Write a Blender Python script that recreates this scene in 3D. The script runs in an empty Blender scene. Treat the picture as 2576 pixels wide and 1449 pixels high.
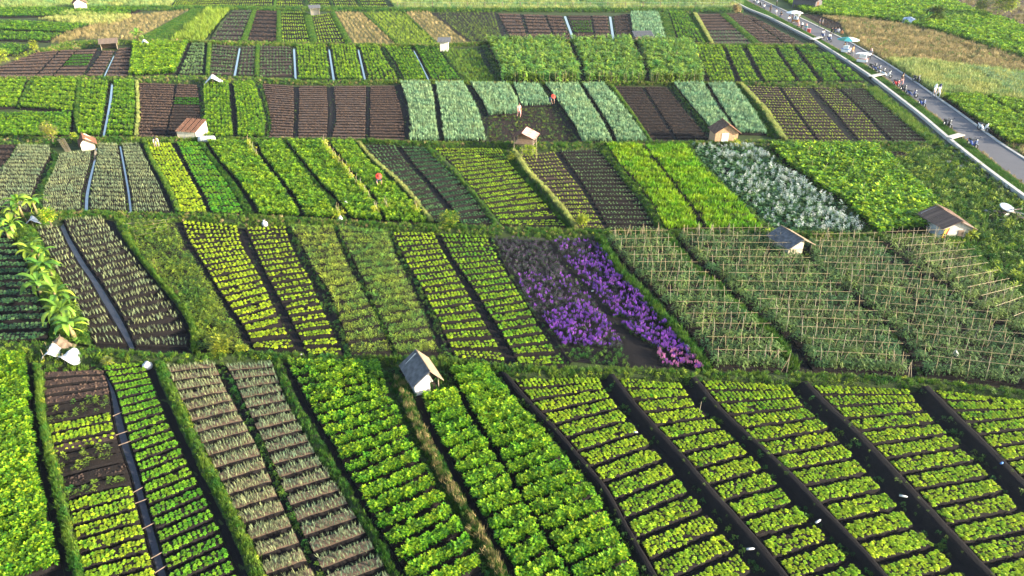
import bpy, math, random
import numpy as np
from mathutils import Vector, Matrix

# ------------------------------------------------------------------ camera, sky, sun, exposure
SC = bpy.context.scene
COL = SC.collection
CX, CY, FPX, W2 = 1287.5, 724.5, 1770.0, 2575.0      # survey frame the field corners were read in
CAMH = 24.0
PITCH = math.atan2(724.5 + 262.0, FPX)
cam_data = bpy.data.cameras.new('camera')
cam_data.sensor_width = 36.0
cam_data.lens = 36.0 * FPX / W2
cam_data.clip_start, cam_data.clip_end = 0.5, 6000.0
cam = bpy.data.objects.new('camera', cam_data)
COL.objects.link(cam)
cam.location = (0, 0, CAMH)
cam.rotation_euler = (math.pi / 2 - PITCH, 0, 0)
SC.camera = cam

SUN_EL, SUN_AZ = math.radians(16.0), math.radians(-17.0)   # azimuth from +X, negative = towards the camera
SDIR = Vector((math.cos(SUN_EL) * math.cos(SUN_AZ), math.cos(SUN_EL) * math.sin(SUN_AZ), math.sin(SUN_EL)))
world = bpy.data.worlds.new('World')
SC.world = world
world.use_nodes = True
wn = world.node_tree
wn.nodes.clear()
sky = wn.nodes.new('ShaderNodeTexSky')
sky.sky_type = 'NISHITA'
sky.sun_disc = False
sky.sun_elevation = SUN_EL
sky.sun_rotation = math.atan2(SDIR.x, SDIR.y)
sky.air_density, sky.dust_density, sky.ozone_density = 1.0, 1.5, 1.2
bg = wn.nodes.new('ShaderNodeBackground')
bg.inputs['Strength'].default_value = 0.15
wo = wn.nodes.new('ShaderNodeOutputWorld')
wn.links.new(sky.outputs[0], bg.inputs[0])
wn.links.new(bg.outputs[0], wo.inputs[0])
sun_data = bpy.data.lights.new('sun', 'SUN')
sun_data.energy = 5.0
sun_data.angle = math.radians(0.6)
sun_data.color = (1.0, 0.90, 0.68)
sun = bpy.data.objects.new('sun', sun_data)
COL.objects.link(sun)
sun.rotation_euler = SDIR.to_track_quat('Z', 'Y').to_euler()
SC.view_settings.view_transform = 'Standard'
SC.view_settings.look = 'None'
SC.view_settings.exposure = 1.88
SC.view_settings.gamma = 1.0
SC.render.engine = 'CYCLES'
SC.cycles.max_bounces = 5
SC.cycles.diffuse_bounces = 3
SC.cycles.transmission_bounces = 3
SC.cycles.transparent_max_bounces = 4

rng = np.random.default_rng(7)
random.seed(7)
CT, ST = math.cos(PITCH), math.sin(PITCH)

def P(u, v, z=0.0):
    a, b = (u - CX) / FPX, -(v - CY) / FPX
    dy, dz = CT + b * ST, -ST + b * CT
    t = (CAMH - z) / -dz
    return Vector((a * t, dy * t, z))

def PA(s, z=0.0):
    """'x,y x,y ...' in survey frame -> array of ground points"""
    out = []
    for q in s.split():
        x, y = q.split(',')
        p = P(float(x), float(y), z)
        out.append((p.x, p.y))
    return np.array(out)

def project(x, y, z):
    """ground point -> survey frame"""
    yy, zz = y, z - CAMH
    d = yy * CT - zz * ST
    up = yy * ST + zz * CT
    return CX + FPX * x / d, CY - FPX * up / d, d

def mpx(v):
    """metres per survey pixel at row v"""
    return CAMH / ((v + 262.0) * CT)

# ------------------------------------------------------------------ object helpers
def tag(o, label=None, cat=None, group=None, kind=None):
    if label: o['label'] = label
    if cat: o['category'] = cat
    if group: o['group'] = group
    if kind: o['kind'] = kind
    return o

def mesh(name, verts, faces, mats=(), smooth=False, midx=None):
    me = bpy.data.meshes.new(name)
    me.from_pydata([tuple(v) for v in verts], [], faces)
    for m in (mats if isinstance(mats, (list, tuple)) else [mats]):
        me.materials.append(m)
    if midx is not None:
        me.polygons.foreach_set('material_index', midx)
    if smooth:
        me.polygons.foreach_set('use_smooth', [True] * len(me.polygons))
    me.update()
    return me

def link(name, data, parent=None, loc=(0, 0, 0), rot=(0, 0, 0), scale=None):
    o = bpy.data.objects.new(name, data)
    COL.objects.link(o)
    if parent is not None: o.parent = parent
    o.location = loc
    o.rotation_euler = rot
    if scale is not None: o.scale = scale
    return o

def empty(name, loc=(0, 0, 0), rz=0.0):
    o = bpy.data.objects.new(name, None)
    COL.objects.link(o)
    o.empty_display_size = 0.2
    o.location = loc
    o.rotation_euler = (0, 0, rz)
    return o

class MB:
    """collects simple solids into one mesh"""
    def __init__(self): self.v, self.f, self.m = [], [], []
    def add(self, vs, fs, mi=0):
        n = len(self.v)
        self.v += [tuple(v) for v in vs]
        self.f += [tuple(n + i for i in f) for f in fs]
        self.m += [mi] * len(fs)
    def box(self, c, s, rz=0.0, mi=0, M=None):
        x, y, z = s[0] / 2, s[1] / 2, s[2] / 2
        vs = [Vector((sx * x, sy * y, sz * z)) for sx in (-1, 1) for sy in (-1, 1) for sz in (-1, 1)]
        R = M if M is not None else Matrix.Rotation(rz, 3, 'Z')
        vs = [R @ v + Vector(c) for v in vs]
        self.add(vs, [(0, 1, 3, 2), (4, 6, 7, 5), (0, 4, 5, 1), (2, 3, 7, 6), (0, 2, 6, 4), (1, 5, 7, 3)], mi)
    def tube(self, pts, rad, seg=6, mi=0, cap=True):
        pts = [Vector(p) for p in pts]
        if not isinstance(rad, (list, tuple)): rad = [rad] * len(pts)
        n0 = len(self.v)
        for i, p in enumerate(pts):
            d = (pts[min(i + 1, len(pts) - 1)] - pts[max(i - 1, 0)])
            if d.length < 1e-9: d = Vector((0, 0, 1))
            d.normalize()
            a = d.cross(Vector((0.31, 0.77, 0.13)).normalized())
            if a.length < 1e-3: a = d.cross(Vector((1, 0, 0)))
            a.normalize(); b = d.cross(a)
            for k in range(seg):
                t = 2 * math.pi * k / seg
                self.v.append(tuple(p + (a * math.cos(t) + b * math.sin(t)) * rad[i]))
        for i in range(len(pts) - 1):
            for k in range(seg):
                a0, a1 = n0 + i * seg + k, n0 + i * seg + (k + 1) % seg
                self.f.append((a0, a1, a1 + seg, a0 + seg)); self.m.append(mi)
        if cap:
            self.f.append(tuple(n0 + k for k in range(seg))[::-1]); self.m.append(mi)
            e = n0 + (len(pts) - 1) * seg
            self.f.append(tuple(e + k for k in range(seg))); self.m.append(mi)
    def lathe(self, c, prof, seg=10, mi=0):
        n0 = len(self.v)
        for r, z in prof:
            for k in range(seg):
                t = 2 * math.pi * k / seg
                self.v.append((c[0] + r * math.cos(t), c[1] + r * math.sin(t), c[2] + z))
        for i in range(len(prof) - 1):
            for k in range(seg):
                a0, a1 = n0 + i * seg + k, n0 + i * seg + (k + 1) % seg
                self.f.append((a0, a1, a1 + seg, a0 + seg)); self.m.append(mi)
    def mesh(self, name, mats, smooth=False):
        return mesh(name, self.v, self.f, mats, smooth, self.m)
    def build(self, name, mats, parent=None, loc=(0, 0, 0), rot=(0, 0, 0), smooth=False):
        return link(name, self.mesh(name, mats, smooth), parent, loc, rot)

# ------------------------------------------------------------------ materials
def nt_mat(name):
    m = bpy.data.materials.new(name)
    m.use_nodes = True
    t = m.node_tree
    t.nodes.clear()
    return m, t, t.nodes, t.links

def leafmat(name, a, b, trans=0.35, rough=0.55, spec=0.25, tcol=None, jit=0.35):
    """leaf: colour runs a -> b with the plant's own 'tint', plus per-plant value jitter and a bit of translucency"""
    m, t, N, L = nt_mat(name)
    at = N.new('ShaderNodeAttribute'); at.attribute_type = 'INSTANCER'; at.attribute_name = 'tint'
    oi = N.new('ShaderNodeObjectInfo')
    mix = N.new('ShaderNodeMix'); mix.data_type = 'RGBA'
    mix.inputs['A'].default_value = (*a, 1); mix.inputs['B'].default_value = (*b, 1)
    L.new(at.outputs['Fac'], mix.inputs['Factor'])
    mr = N.new('ShaderNodeMapRange')
    mr.inputs['To Min'].default_value = 1 - jit; mr.inputs['To Max'].default_value = 1 + jit
    L.new(oi.outputs['Random'], mr.inputs['Value'])
    hv = N.new('ShaderNodeHueSaturation')
    L.new(mix.outputs['Result'], hv.inputs['Color']); L.new(mr.outputs[0], hv.inputs['Value'])
    p = N.new('ShaderNodeBsdfPrincipled')
    p.inputs['Roughness'].default_value = rough
    p.inputs['Specular IOR Level'].default_value = spec
    L.new(hv.outputs[0], p.inputs['Base Color'])
    tr = N.new('ShaderNodeBsdfTranslucent')
    if tcol:
        mm = N.new('ShaderNodeMix'); mm.data_type = 'RGBA'; mm.blend_type = 'MULTIPLY'; mm.inputs['Factor'].default_value = 1
        L.new(hv.outputs[0], mm.inputs['A']); mm.inputs['B'].default_value = (*tcol, 1)
        L.new(mm.outputs['Result'], tr.inputs['Color'])
    else:
        L.new(hv.outputs[0], tr.inputs['Color'])
    mx = N.new('ShaderNodeMixShader'); mx.inputs[0].default_value = trans
    L.new(p.outputs[0], mx.inputs[1]); L.new(tr.outputs[0], mx.inputs[2])
    o = N.new('ShaderNodeOutputMaterial'); L.new(mx.outputs[0], o.inputs[0])
    return m

def soilmat(name, a, b, scale=3.0, bump=0.6, rough=0.95, fine=22.0, bdist=0.05, detail=6):
    m, t, N, L = nt_mat(name)
    ge = N.new('ShaderNodeNewGeometry')
    n1 = N.new('ShaderNodeTexNoise'); n1.inputs['Scale'].default_value = scale; n1.inputs['Detail'].default_value = detail
    n1.inputs['Roughness'].default_value = 0.7
    n2 = N.new('ShaderNodeTexNoise'); n2.inputs['Scale'].default_value = fine; n2.inputs['Detail'].default_value = 4
    L.new(ge.outputs['Position'], n1.inputs['Vector']); L.new(ge.outputs['Position'], n2.inputs['Vector'])
    cr = N.new('ShaderNodeValToRGB')
    cr.color_ramp.elements[0].position, cr.color_ramp.elements[1].position = 0.32, 0.68
    cr.color_ramp.elements[0].color, cr.color_ramp.elements[1].color = (*a, 1), (*b, 1)
    ad = N.new('ShaderNodeMath'); ad.operation = 'MULTIPLY_ADD'; ad.inputs[1].default_value = 0.5
    hf = N.new('ShaderNodeMath'); hf.operation = 'MULTIPLY'; hf.inputs[1].default_value = 0.5
    L.new(n2.outputs[0], hf.inputs[0]); L.new(n1.outputs[0], ad.inputs[0]); L.new(hf.outputs[0], ad.inputs[2])
    L.new(ad.outputs[0], cr.inputs[0])
    bp = N.new('ShaderNodeBump'); bp.inputs['Strength'].default_value = bump; bp.inputs['Distance'].default_value = bdist
    L.new(n2.outputs[0], bp.inputs['Height'])
    p = N.new('ShaderNodeBsdfPrincipled'); p.inputs['Roughness'].default_value = rough
    p.inputs['Specular IOR Level'].default_value = 0.15
    L.new(cr.outputs[0], p.inputs['Base Color']); L.new(bp.outputs[0], p.inputs['Normal'])
    o = N.new('ShaderNodeOutputMaterial'); L.new(p.outputs[0], o.inputs[0])
    return m

def plain(name, c, rough=0.7, metal=0.0, var=0.15, scale=8.0, spec=0.3, c2=None, bump=0.0):
    m, t, N, L = nt_mat(name)
    tc = N.new('ShaderNodeTexCoord')
    n1 = N.new('ShaderNodeTexNoise'); n1.inputs['Scale'].default_value = scale; n1.inputs['Detail'].default_value = 5
    L.new(tc.outputs['Object'], n1.inputs['Vector'])
    cr = N.new('ShaderNodeValToRGB')
    cr.color_ramp.elements[0].position, cr.color_ramp.elements[1].position = 0.3, 0.7
    d = c2 if c2 else [x * (1 + var) for x in c]
    cr.color_ramp.elements[0].color = (*[x * (1 - var) for x in c], 1)
    cr.color_ramp.elements[1].color = (*d, 1)
    L.new(n1.outputs[0], cr.inputs[0])
    p = N.new('ShaderNodeBsdfPrincipled'); p.inputs['Roughness'].default_value = rough
    p.inputs['Metallic'].default_value = metal; p.inputs['Specular IOR Level'].default_value = spec
    L.new(cr.outputs[0], p.inputs['Base Color'])
    if bump:
        bp = N.new('ShaderNodeBump'); bp.inputs['Strength'].default_value = bump; bp.inputs['Distance'].default_value = 0.02
        L.new(n1.outputs[0], bp.inputs['Height']); L.new(bp.outputs[0], p.inputs['Normal'])
    o = N.new('ShaderNodeOutputMaterial'); L.new(p.outputs[0], o.inputs[0])
    return m

def watermat():
    m, t, N, L = nt_mat('ditch_water')
    ge = N.new('ShaderNodeNewGeometry')
    n1 = N.new('ShaderNodeTexNoise'); n1.inputs['Scale'].default_value = 5.0; n1.inputs['Detail'].default_value = 3
    L.new(ge.outputs['Position'], n1.inputs['Vector'])
    bp = N.new('ShaderNodeBump'); bp.inputs['Strength'].default_value = 0.05; bp.inputs['Distance'].default_value = 0.02
    L.new(n1.outputs[0], bp.inputs['Height'])
    p = N.new('ShaderNodeBsdfPrincipled'); p.inputs['Base Color'].default_value = (0.05, 0.055, 0.06, 1)
    p.inputs['Roughness'].default_value = 0.06; p.inputs['IOR'].default_value = 1.6
    p.inputs['Specular IOR Level'].default_value = 1.0
    L.new(bp.outputs[0], p.inputs['Normal'])
    o = N.new('ShaderNodeOutputMaterial'); L.new(p.outputs[0], o.inputs[0])
    return m

M = {}
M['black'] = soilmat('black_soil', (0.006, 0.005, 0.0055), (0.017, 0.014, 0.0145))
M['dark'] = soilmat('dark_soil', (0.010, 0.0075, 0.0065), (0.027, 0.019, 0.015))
M['brown'] = soilmat('brown_soil', (0.035, 0.022, 0.017), (0.085, 0.054, 0.042), bump=1.0, fine=14, bdist=0.08)
M['tan'] = soilmat('straw_mulch', (0.10, 0.062, 0.042), (0.23, 0.155, 0.105), bump=1.0, fine=34, bdist=0.05)
M['pink'] = soilmat('dry_soil', (0.06, 0.041, 0.033), (0.125, 0.086, 0.068), bump=1.0, fine=14, bdist=0.08)
M['grassground'] = soilmat('grass_ground', (0.020, 0.032, 0.010), (0.055, 0.075, 0.022), scale=0.7, bump=0.8, fine=9)
M['greenbank'] = soilmat('grassy_bank', (0.016, 0.026, 0.010), (0.050, 0.070, 0.022), scale=1.6, bump=0.8, fine=16)
M['drybank'] = soilmat('dry_grass_ground', (0.055, 0.062, 0.022), (0.15, 0.125, 0.055), scale=.5, bump=0.8, fine=16)
M['field'] = soilmat('field_ground', (0.035, 0.060, 0.015), (0.08, 0.11, 0.03), scale=0.25, bump=0.6, fine=6)
M['water'] = watermat()
M['mud'] = soilmat('wet_mud', (0.022, 0.022, 0.030), (0.055, 0.055, 0.068), scale=1.2, bump=0.15, rough=0.42, fine=10)
M['asphalt'] = soilmat('asphalt', (0.085, 0.083, 0.092), (0.125, 0.12, 0.13), scale=0.6, bump=0.3, fine=40, bdist=0.01, rough=0.8)
M['concrete'] = soilmat('concrete', (0.30, 0.28, 0.26), (0.50, 0.47, 0.43), scale=1.5, bump=0.3, fine=20, bdist=0.01)
M['rubble'] = soilmat('rubble_stone', (0.02, 0.026, 0.02), (0.09, 0.095, 0.085), scale=4, bump=1.0, fine=8, bdist=0.08)
M['stone'] = plain('wall_stone', (0.13, 0.135, 0.13), 0.9, var=0.5, scale=3)
M['bamboo'] = plain('bamboo', (0.30, 0.23, 0.13), 0.6, var=0.4, scale=5)
M['oldbamboo'] = plain('weathered_bamboo', (0.30, 0.25, 0.18), 0.7, var=0.3, scale=4)
M['wood'] = plain('weathered_wood', (0.17, 0.12, 0.085), 0.8, var=0.4, scale=4)
M['white'] = plain('white_paint', (0.66, 0.62, 0.55), 0.7, var=0.15, scale=3)
M['cream'] = plain('cream_plaster', (0.62, 0.54, 0.42), 0.8, var=0.15, scale=2)
M['plastic'] = plain('white_plastic_sheet', (0.46, 0.46, 0.46), 0.4, var=0.3, scale=3, spec=0.5)
M['greyroof'] = plain('grey_fibre_roof', (0.11, 0.11, 0.115), 0.8, var=0.45, scale=3)
M['litbrownroof'] = plain('sunlit_brown_roof', (0.20, 0.145, 0.10), 0.85, var=0.35, scale=3)  # lighter, warmer roof colour that paints sunlight on the right-hand slopes
M['rustroof'] = plain('rusty_roof', (0.13, 0.062, 0.038), 0.85, var=0.5, scale=3)
M['redroof'] = plain('red_faded_roof', (0.50, 0.13, 0.10), 0.6, var=0.3, scale=2, c2=(0.6, 0.42, 0.38))
M['tile'] = plain('clay_tile', (0.14, 0.085, 0.06), 0.85, var=0.5, scale=2.5)
M['blackpl'] = plain('black_plastic', (0.012, 0.012, 0.014), 0.5, var=0.1)
M['rubber'] = plain('tyre_rubber', (0.015, 0.015, 0.016), 0.85, var=0.1)
M['steel'] = plain('steel', (0.45, 0.45, 0.47), 0.35, metal=0.8, var=0.1)
M['skin'] = plain('skin', (0.32, 0.18, 0.115), 0.6, var=0.08)
M['hair'] = plain('dark_hair', (0.012, 0.010, 0.009), 0.5, var=0.1)
M['red'] = plain('red_cloth', (0.55, 0.045, 0.03), 0.7)
M['yellow'] = plain('yellow_cloth', (0.70, 0.50, 0.08), 0.7)
M['blue'] = plain('blue_plastic', (0.05, 0.16, 0.42), 0.5)
M['teal'] = plain('teal_cloth', (0.04, 0.28, 0.30), 0.7)
M['navy'] = plain('navy_cloth', (0.02, 0.03, 0.09), 0.7)
M['pinkc'] = plain('pink_cloth', (0.60, 0.30, 0.28), 0.7)
M['grey'] = plain('grey_cloth', (0.22, 0.22, 0.24), 0.7)
M['whitec'] = plain('white_cloth', (0.75, 0.74, 0.72), 0.7, var=0.05)
M['blackc'] = plain('black_cloth', (0.015, 0.014, 0.016), 0.8)
M['orange'] = plain('orange_cloth', (0.45, 0.18, 0.06), 0.7)
M['glass'] = plain('headlight_glass', (0.7, 0.72, 0.75), 0.1, spec=0.8, var=0.02)
M['stem'] = plain('banana_stem', (0.22, 0.21, 0.085), 0.7, var=0.4, scale=3, c2=(0.30, 0.19, 0.09))
M['bark'] = plain('bark', (0.10, 0.075, 0.05), 0.9, var=0.4, scale=6)

M['lettuce'] = leafmat('lettuce_leaf', (0.085, 0.29, 0.016), (0.42, 0.50, 0.022), 0.30)
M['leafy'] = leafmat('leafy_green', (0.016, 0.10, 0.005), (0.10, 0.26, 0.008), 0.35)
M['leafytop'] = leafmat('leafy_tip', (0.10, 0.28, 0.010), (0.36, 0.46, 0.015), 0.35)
M['deep'] = leafmat('deep_green_leaf', (0.020, 0.090, 0.008), (0.12, 0.26, 0.010), 0.32)
M['onion'] = leafmat('onion_leaf', (0.13, 0.205, 0.125), (0.30, 0.31, 0.145), 0.15)
M['onionbrown'] = leafmat('drying_onion_leaf', (0.22, 0.15, 0.10), (0.38, 0.27, 0.17), 0.15)
M['leek'] = leafmat('leek_leaf', (0.14, 0.27, 0.15), (0.30, 0.38, 0.17), 0.2)
M['cabbage'] = leafmat('cabbage_leaf', (0.035, 0.125, 0.04), (0.17, 0.26, 0.09), 0.2)
M['fern'] = leafmat('feathery_leaf', (0.085, 0.25, 0.045), (0.36, 0.42, 0.040), 0.38)
M['tomato'] = leafmat('tomato_leaf', (0.040, 0.115, 0.035), (0.20, 0.26, 0.06), 0.28)
M['grass'] = leafmat('grass_blade', (0.030, 0.115, 0.014), (0.22, 0.29, 0.028), 0.3)
M['palegrass'] = leafmat('pale_grass_blade', (0.10, 0.22, 0.07), (0.36, 0.36, 0.10), 0.3)
M['dry'] = leafmat('dry_grass_blade', (0.12, 0.115, 0.035), (0.42, 0.31, 0.14), 0.25)
M['weed'] = leafmat('weed_leaf', (0.024, 0.095, 0.012), (0.22, 0.28, 0.022), 0.3)
M['yellowleaf'] = leafmat('yellow_green_leaf', (0.16, 0.28, 0.015), (0.50, 0.48, 0.04), 0.35)
M['purple'] = leafmat('purple_petal', (0.13, 0.035, 0.33), (0.30, 0.08, 0.42), 0.3)
M['pinkfl'] = leafmat('pink_petal', (0.30, 0.07, 0.28), (0.50, 0.18, 0.32), 0.3)
M['mauve'] = leafmat('faded_mauve_petal', (0.07, 0.035, 0.08), (0.15, 0.08, 0.16), 0.3)
M['whitefl'] = leafmat('white_petal', (0.26, 0.34, 0.30), (0.52, 0.53, 0.48), 0.3)
M['stemgreen'] = leafmat('flower_foliage', (0.022, 0.050, 0.018), (0.06, 0.10, 0.035), 0.2)
M['banana'] = leafmat('banana_leaf', (0.085, 0.22, 0.030), (0.34, 0.44, 0.045), 0.4)
M['clod'] = soilmat('soil_clod', (0.045, 0.028, 0.021), (0.11, 0.072, 0.055), bump=0.5)
M['darkclod'] = soilmat('dark_soil_clod', (0.02, 0.014, 0.012), (0.075, 0.05, 0.04), bump=0.5)
# ------------------------------------------------------------------ plant prototypes (never linked: sources for the copies)
def leaf(mb, base, d, up, ln, wd, droop=0.3, mi=0, seg=2, fold=0.0):
    """a leaf blade from base along d (bends down by droop), width wd, seg quads + tip"""
    d = Vector(d).normalized(); up = Vector(up)
    s = d.cross(up)
    if s.length < 1e-4: s = Vector((1, 0, 0))
    s.normalize(); n = s.cross(d).normalized()
    vs, fs = [], []
    prof = {1: (0.5,), 2: (0.55, 1.0), 3: (0.5, 1.0, 0.75)}[seg]
    for i in range(seg):
        t = (i) / seg if seg > 1 else 0.35
        c = Vector(base) + d * ln * t + n * (-droop * ln * t * t)
        w = wd * prof[i] / 2
        vs += [c - s * w + n * fold * w, c + s * w + n * fold * w]
    tip = Vector(base) + d * ln + n * (-droop * ln)
    vs.append(tip)
    for i in range(seg - 1):
        fs.append((2 * i, 2 * i + 1, 2 * i + 3, 2 * i + 2))
    k = 2 * (seg - 1)
    fs.append((k, k + 1, k + 2))
    mb.add(vs, fs, mi)

def rnd(a, b): return random.uniform(a, b)

PROTO = {}
def proto(kind, build, mats, n=3, smooth=False):
    L_ = []
    for i in range(n):
        mb = MB(); build(mb)
        me = mb.mesh(kind + '_source', mats, smooth)
        L_.append(bpy.data.objects.new(kind + '_source', me))
    PROTO[kind] = L_

def b_lettuce(mb):      # unit diameter rosette
    a0 = rnd(0, 6)
    for ring, (n, tilt, ln, wd) in enumerate(((7, 0.35, 0.52, 0.40), (6, 0.95, 0.40, 0.34), (4, 1.35, 0.30, 0.26))):
        for k in range(n):
            a = a0 + ring * 0.4 + 2 * math.pi * k / n + rnd(-.2, .2)
            t = tilt + rnd(-.15, .15)
            d = (math.cos(a) * math.cos(t), math.sin(a) * math.cos(t), math.sin(t))
            leaf(mb, (0, 0, 0.03 + 0.05 * ring), d, (0, 0, 1), ln * rnd(.85, 1.15), wd, 0.35 if ring < 2 else 0.1, seg=3, fold=0.25)
proto('lettuce', b_lettuce, [M['lettuce']], 4)
proto('cabbage', b_lettuce, [M['cabbage']], 3)
proto('choy', b_lettuce, [M['leafy']], 3)

def b_onion(mb):        # unit height tuft of tubular leaves
    for k in range(9):
        a = rnd(0, 6.28); t = rnd(0.9, 1.5)
        d = (math.cos(a) * math.cos(t), math.sin(a) * math.cos(t), math.sin(t))
        leaf(mb, (rnd(-.05, .05), rnd(-.05, .05), 0), d, (math.cos(a), math.sin(a), 0.3), rnd(.7, 1.05), 0.05, rnd(-.05, .35), seg=2)
proto('onion', b_onion, [M['onion']], 4)
proto('onionbrown', b_onion, [M['onionbrown']], 3)
def b_leek(mb):
    for k in range(12):
        a = rnd(0, 6.28); t = rnd(0.8, 1.5)
        d = (math.cos(a) * math.cos(t), math.sin(a) * math.cos(t), math.sin(t))
        leaf(mb, (rnd(-.12, .12), rnd(-.12, .12), 0), d, (math.cos(a), math.sin(a), 0.3), rnd(.7, 1.05), 0.11, rnd(-.05, .35), seg=2)
proto('leek', b_leek, [M['leek']], 3)

def leafy_builder(n, mi_top, wd=0.24, ln=0.34, hh=(0.25, 1.0), spread=0.45):
    def f(mb):
        for k in range(n):
            h = hh[0] + (hh[1] - hh[0]) * (k / n) ** 0.8
            a = rnd(0, 6.28); r = spread * math.sqrt(rnd(0, 1)) * (1.15 - 0.5 * h)
            t = rnd(0.0, 0.75) + (0.35 if h > 0.8 else 0)
            d = (math.cos(a) * math.cos(t), math.sin(a) * math.cos(t), math.sin(t))
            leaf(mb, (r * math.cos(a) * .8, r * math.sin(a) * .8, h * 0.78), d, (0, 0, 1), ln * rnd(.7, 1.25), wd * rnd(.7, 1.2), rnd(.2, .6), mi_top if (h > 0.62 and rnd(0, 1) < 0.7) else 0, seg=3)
        for k in range(3):
            a = rnd(0, 6.28)
            mb.tube([(0, 0, 0), (.12 * math.cos(a), .12 * math.sin(a), .6)], [.03, .015], 3, 0, False)
    return f
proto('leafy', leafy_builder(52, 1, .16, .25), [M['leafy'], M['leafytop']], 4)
proto('deep', leafy_builder(48, 1, 0.16, 0.24), [M['deep'], M['leafytop']], 4)  # pale top leaves, brightened to carry the sunlit yellow-green highlights in their colour
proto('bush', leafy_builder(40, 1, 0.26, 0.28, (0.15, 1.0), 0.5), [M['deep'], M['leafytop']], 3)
def b_tomato(mb):
    for k in range(46):
        h = rnd(0.12, 1.0); a = rnd(0, 6.28); r = 0.42 * math.sqrt(rnd(0, 1)) * (1.1 - 0.4 * h)
        t = rnd(-0.3, 0.7)
        d = (math.cos(a) * math.cos(t), math.sin(a) * math.cos(t), math.sin(t))
        leaf(mb, (r * math.cos(a), r * math.sin(a), h * .9), d, (0, 0, 1), rnd(.2, .32), rnd(.07, .13), rnd(.3, .9), 0, seg=2)
    mb.tube([(0, 0, 0), (.03, .02, .9)], [.025, .012], 3, 0, False)
proto('tomato', b_tomato, [M['tomato']], 4)
def b_fern(mb):
    for k in range(34):
        h = rnd(0.1, .75); a = rnd(0, 6.28); r = 0.5 * math.sqrt(rnd(0, 1)); t = rnd(0.2, 1.4)
        d = (math.cos(a) * math.cos(t), math.sin(a) * math.cos(t), math.sin(t))
        leaf(mb, (r * math.cos(a), r * math.sin(a), h), d, (0, 0, 1), rnd(.22, .36), rnd(.05, .1), rnd(0, .5), 0, seg=2)
proto('fern', b_fern, [M['fern']], 3)
def b_corn(mb):
    mb.tube([(0, 0, 0), (.02, .02, .9)], [.02, .012], 3, 0, False)
    for k in range(22):
        h = rnd(0.15, 0.95); a = rnd(0, 6.28); t = rnd(0.0, 0.9)
        d = (math.cos(a) * math.cos(t), math.sin(a) * math.cos(t), math.sin(t))
        leaf(mb, (0, 0, h * .85), d, (0, 0, 1), rnd(.22, .36), rnd(.10, .16), rnd(.3, .8), 0, seg=3)
proto('bean', b_corn, [M['fern']], 3)
def b_wheat(mb):
    for k in range(26):
        h = rnd(0.0, .4); a = rnd(0, 6.28); r = 0.34 * math.sqrt(rnd(0, 1)); t = rnd(0.75, 1.5)
        d = (math.cos(a) * math.cos(t), math.sin(a) * math.cos(t), math.sin(t))
        leaf(mb, (r * math.cos(a), r * math.sin(a), h), d, (math.cos(a), math.sin(a), .2), rnd(.45, .65), rnd(.05, .09), rnd(0, .4), 0, seg=2)
proto('wheat', b_wheat, [M['leafytop']], 3)
def grass_builder(n, spread, wd):
    def f(mb):
        for k in range(n):
            a = rnd(0, 6.28); r = spread * math.sqrt(rnd(0, 1)); b = rnd(0, 6.28); t = rnd(0.7, 1.5)
            d = (math.cos(a) * math.cos(t), math.sin(a) * math.cos(t), math.sin(t))
            leaf(mb, (r * math.cos(b), r * math.sin(b), 0), d, (math.cos(a), math.sin(a), .2), rnd(.5, 1.05), wd * rnd(.7, 1.3), rnd(0, .7), 0, seg=2)
    return f
proto('grass', grass_builder(22, 0.45, 0.07), [M['grass']], 4)
proto('palegrass', grass_builder(22, 0.5, 0.07), [M['palegrass']], 3)
proto('dry', grass_builder(20, 0.45, 0.055), [M['dry']], 3)
def b_weed(mb):
    for k in range(30):
        h = rnd(0.05, .9); a = rnd(0, 6.28); r = 0.45 * math.sqrt(rnd(0, 1)); t = rnd(-0.1, 1.1)
        d = (math.cos(a) * math.cos(t), math.sin(a) * math.cos(t), math.sin(t))
        leaf(mb, (r * math.cos(a) * (1.2 - h), r * math.sin(a) * (1.2 - h), h * .8), d, (0, 0, 1), rnd(.18, .34), rnd(.08, .18), rnd(.1, .6), 0, seg=2)
proto('weed', b_weed, [M['weed']], 4)
proto('yellowweed', b_weed, [M['yellowleaf']], 2)
def flower_builder(nf):
    def f(mb):
        for k in range(16):
            h = rnd(0.05, .6); a = rnd(0, 6.28); t = rnd(0.2, 1.2)
            d = (math.cos(a) * math.cos(t), math.sin(a) * math.cos(t), math.sin(t))
            leaf(mb, (.1 * math.cos(a), .1 * math.sin(a), h), d, (0, 0, 1), rnd(.2, .36), rnd(.05, .09), rnd(.1, .5), 0, seg=2)
        for s in range(4):
            a = rnd(0, 6.28); r = rnd(.05, .3)
            x, y, h0 = r * math.cos(a), r * math.sin(a), rnd(.5, .62)
            for k in range(nf):
                hh = h0 + 0.42 * k / nf; b = 2.4 * k + rnd(0, 1); t = rnd(0.1, .8)
                d = (math.cos(b) * math.cos(t), math.sin(b) * math.cos(t), math.sin(t))
                leaf(mb, (x, y, hh), d, (0, 0, 1), .13 * (1.2 - .6 * k / nf), .12, .3, 1, seg=2)
    return f
proto('purple', flower_builder(9), [M['stemgreen'], M['purple']], 3)
proto('pinkfl', flower_builder(9), [M['stemgreen'], M['pinkfl']], 2)
proto('mauve', flower_builder(2), [M['stemgreen'], M['mauve']], 3)
proto('whitefl', flower_builder(4), [M['cabbage'], M['whitefl']], 3)
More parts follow.
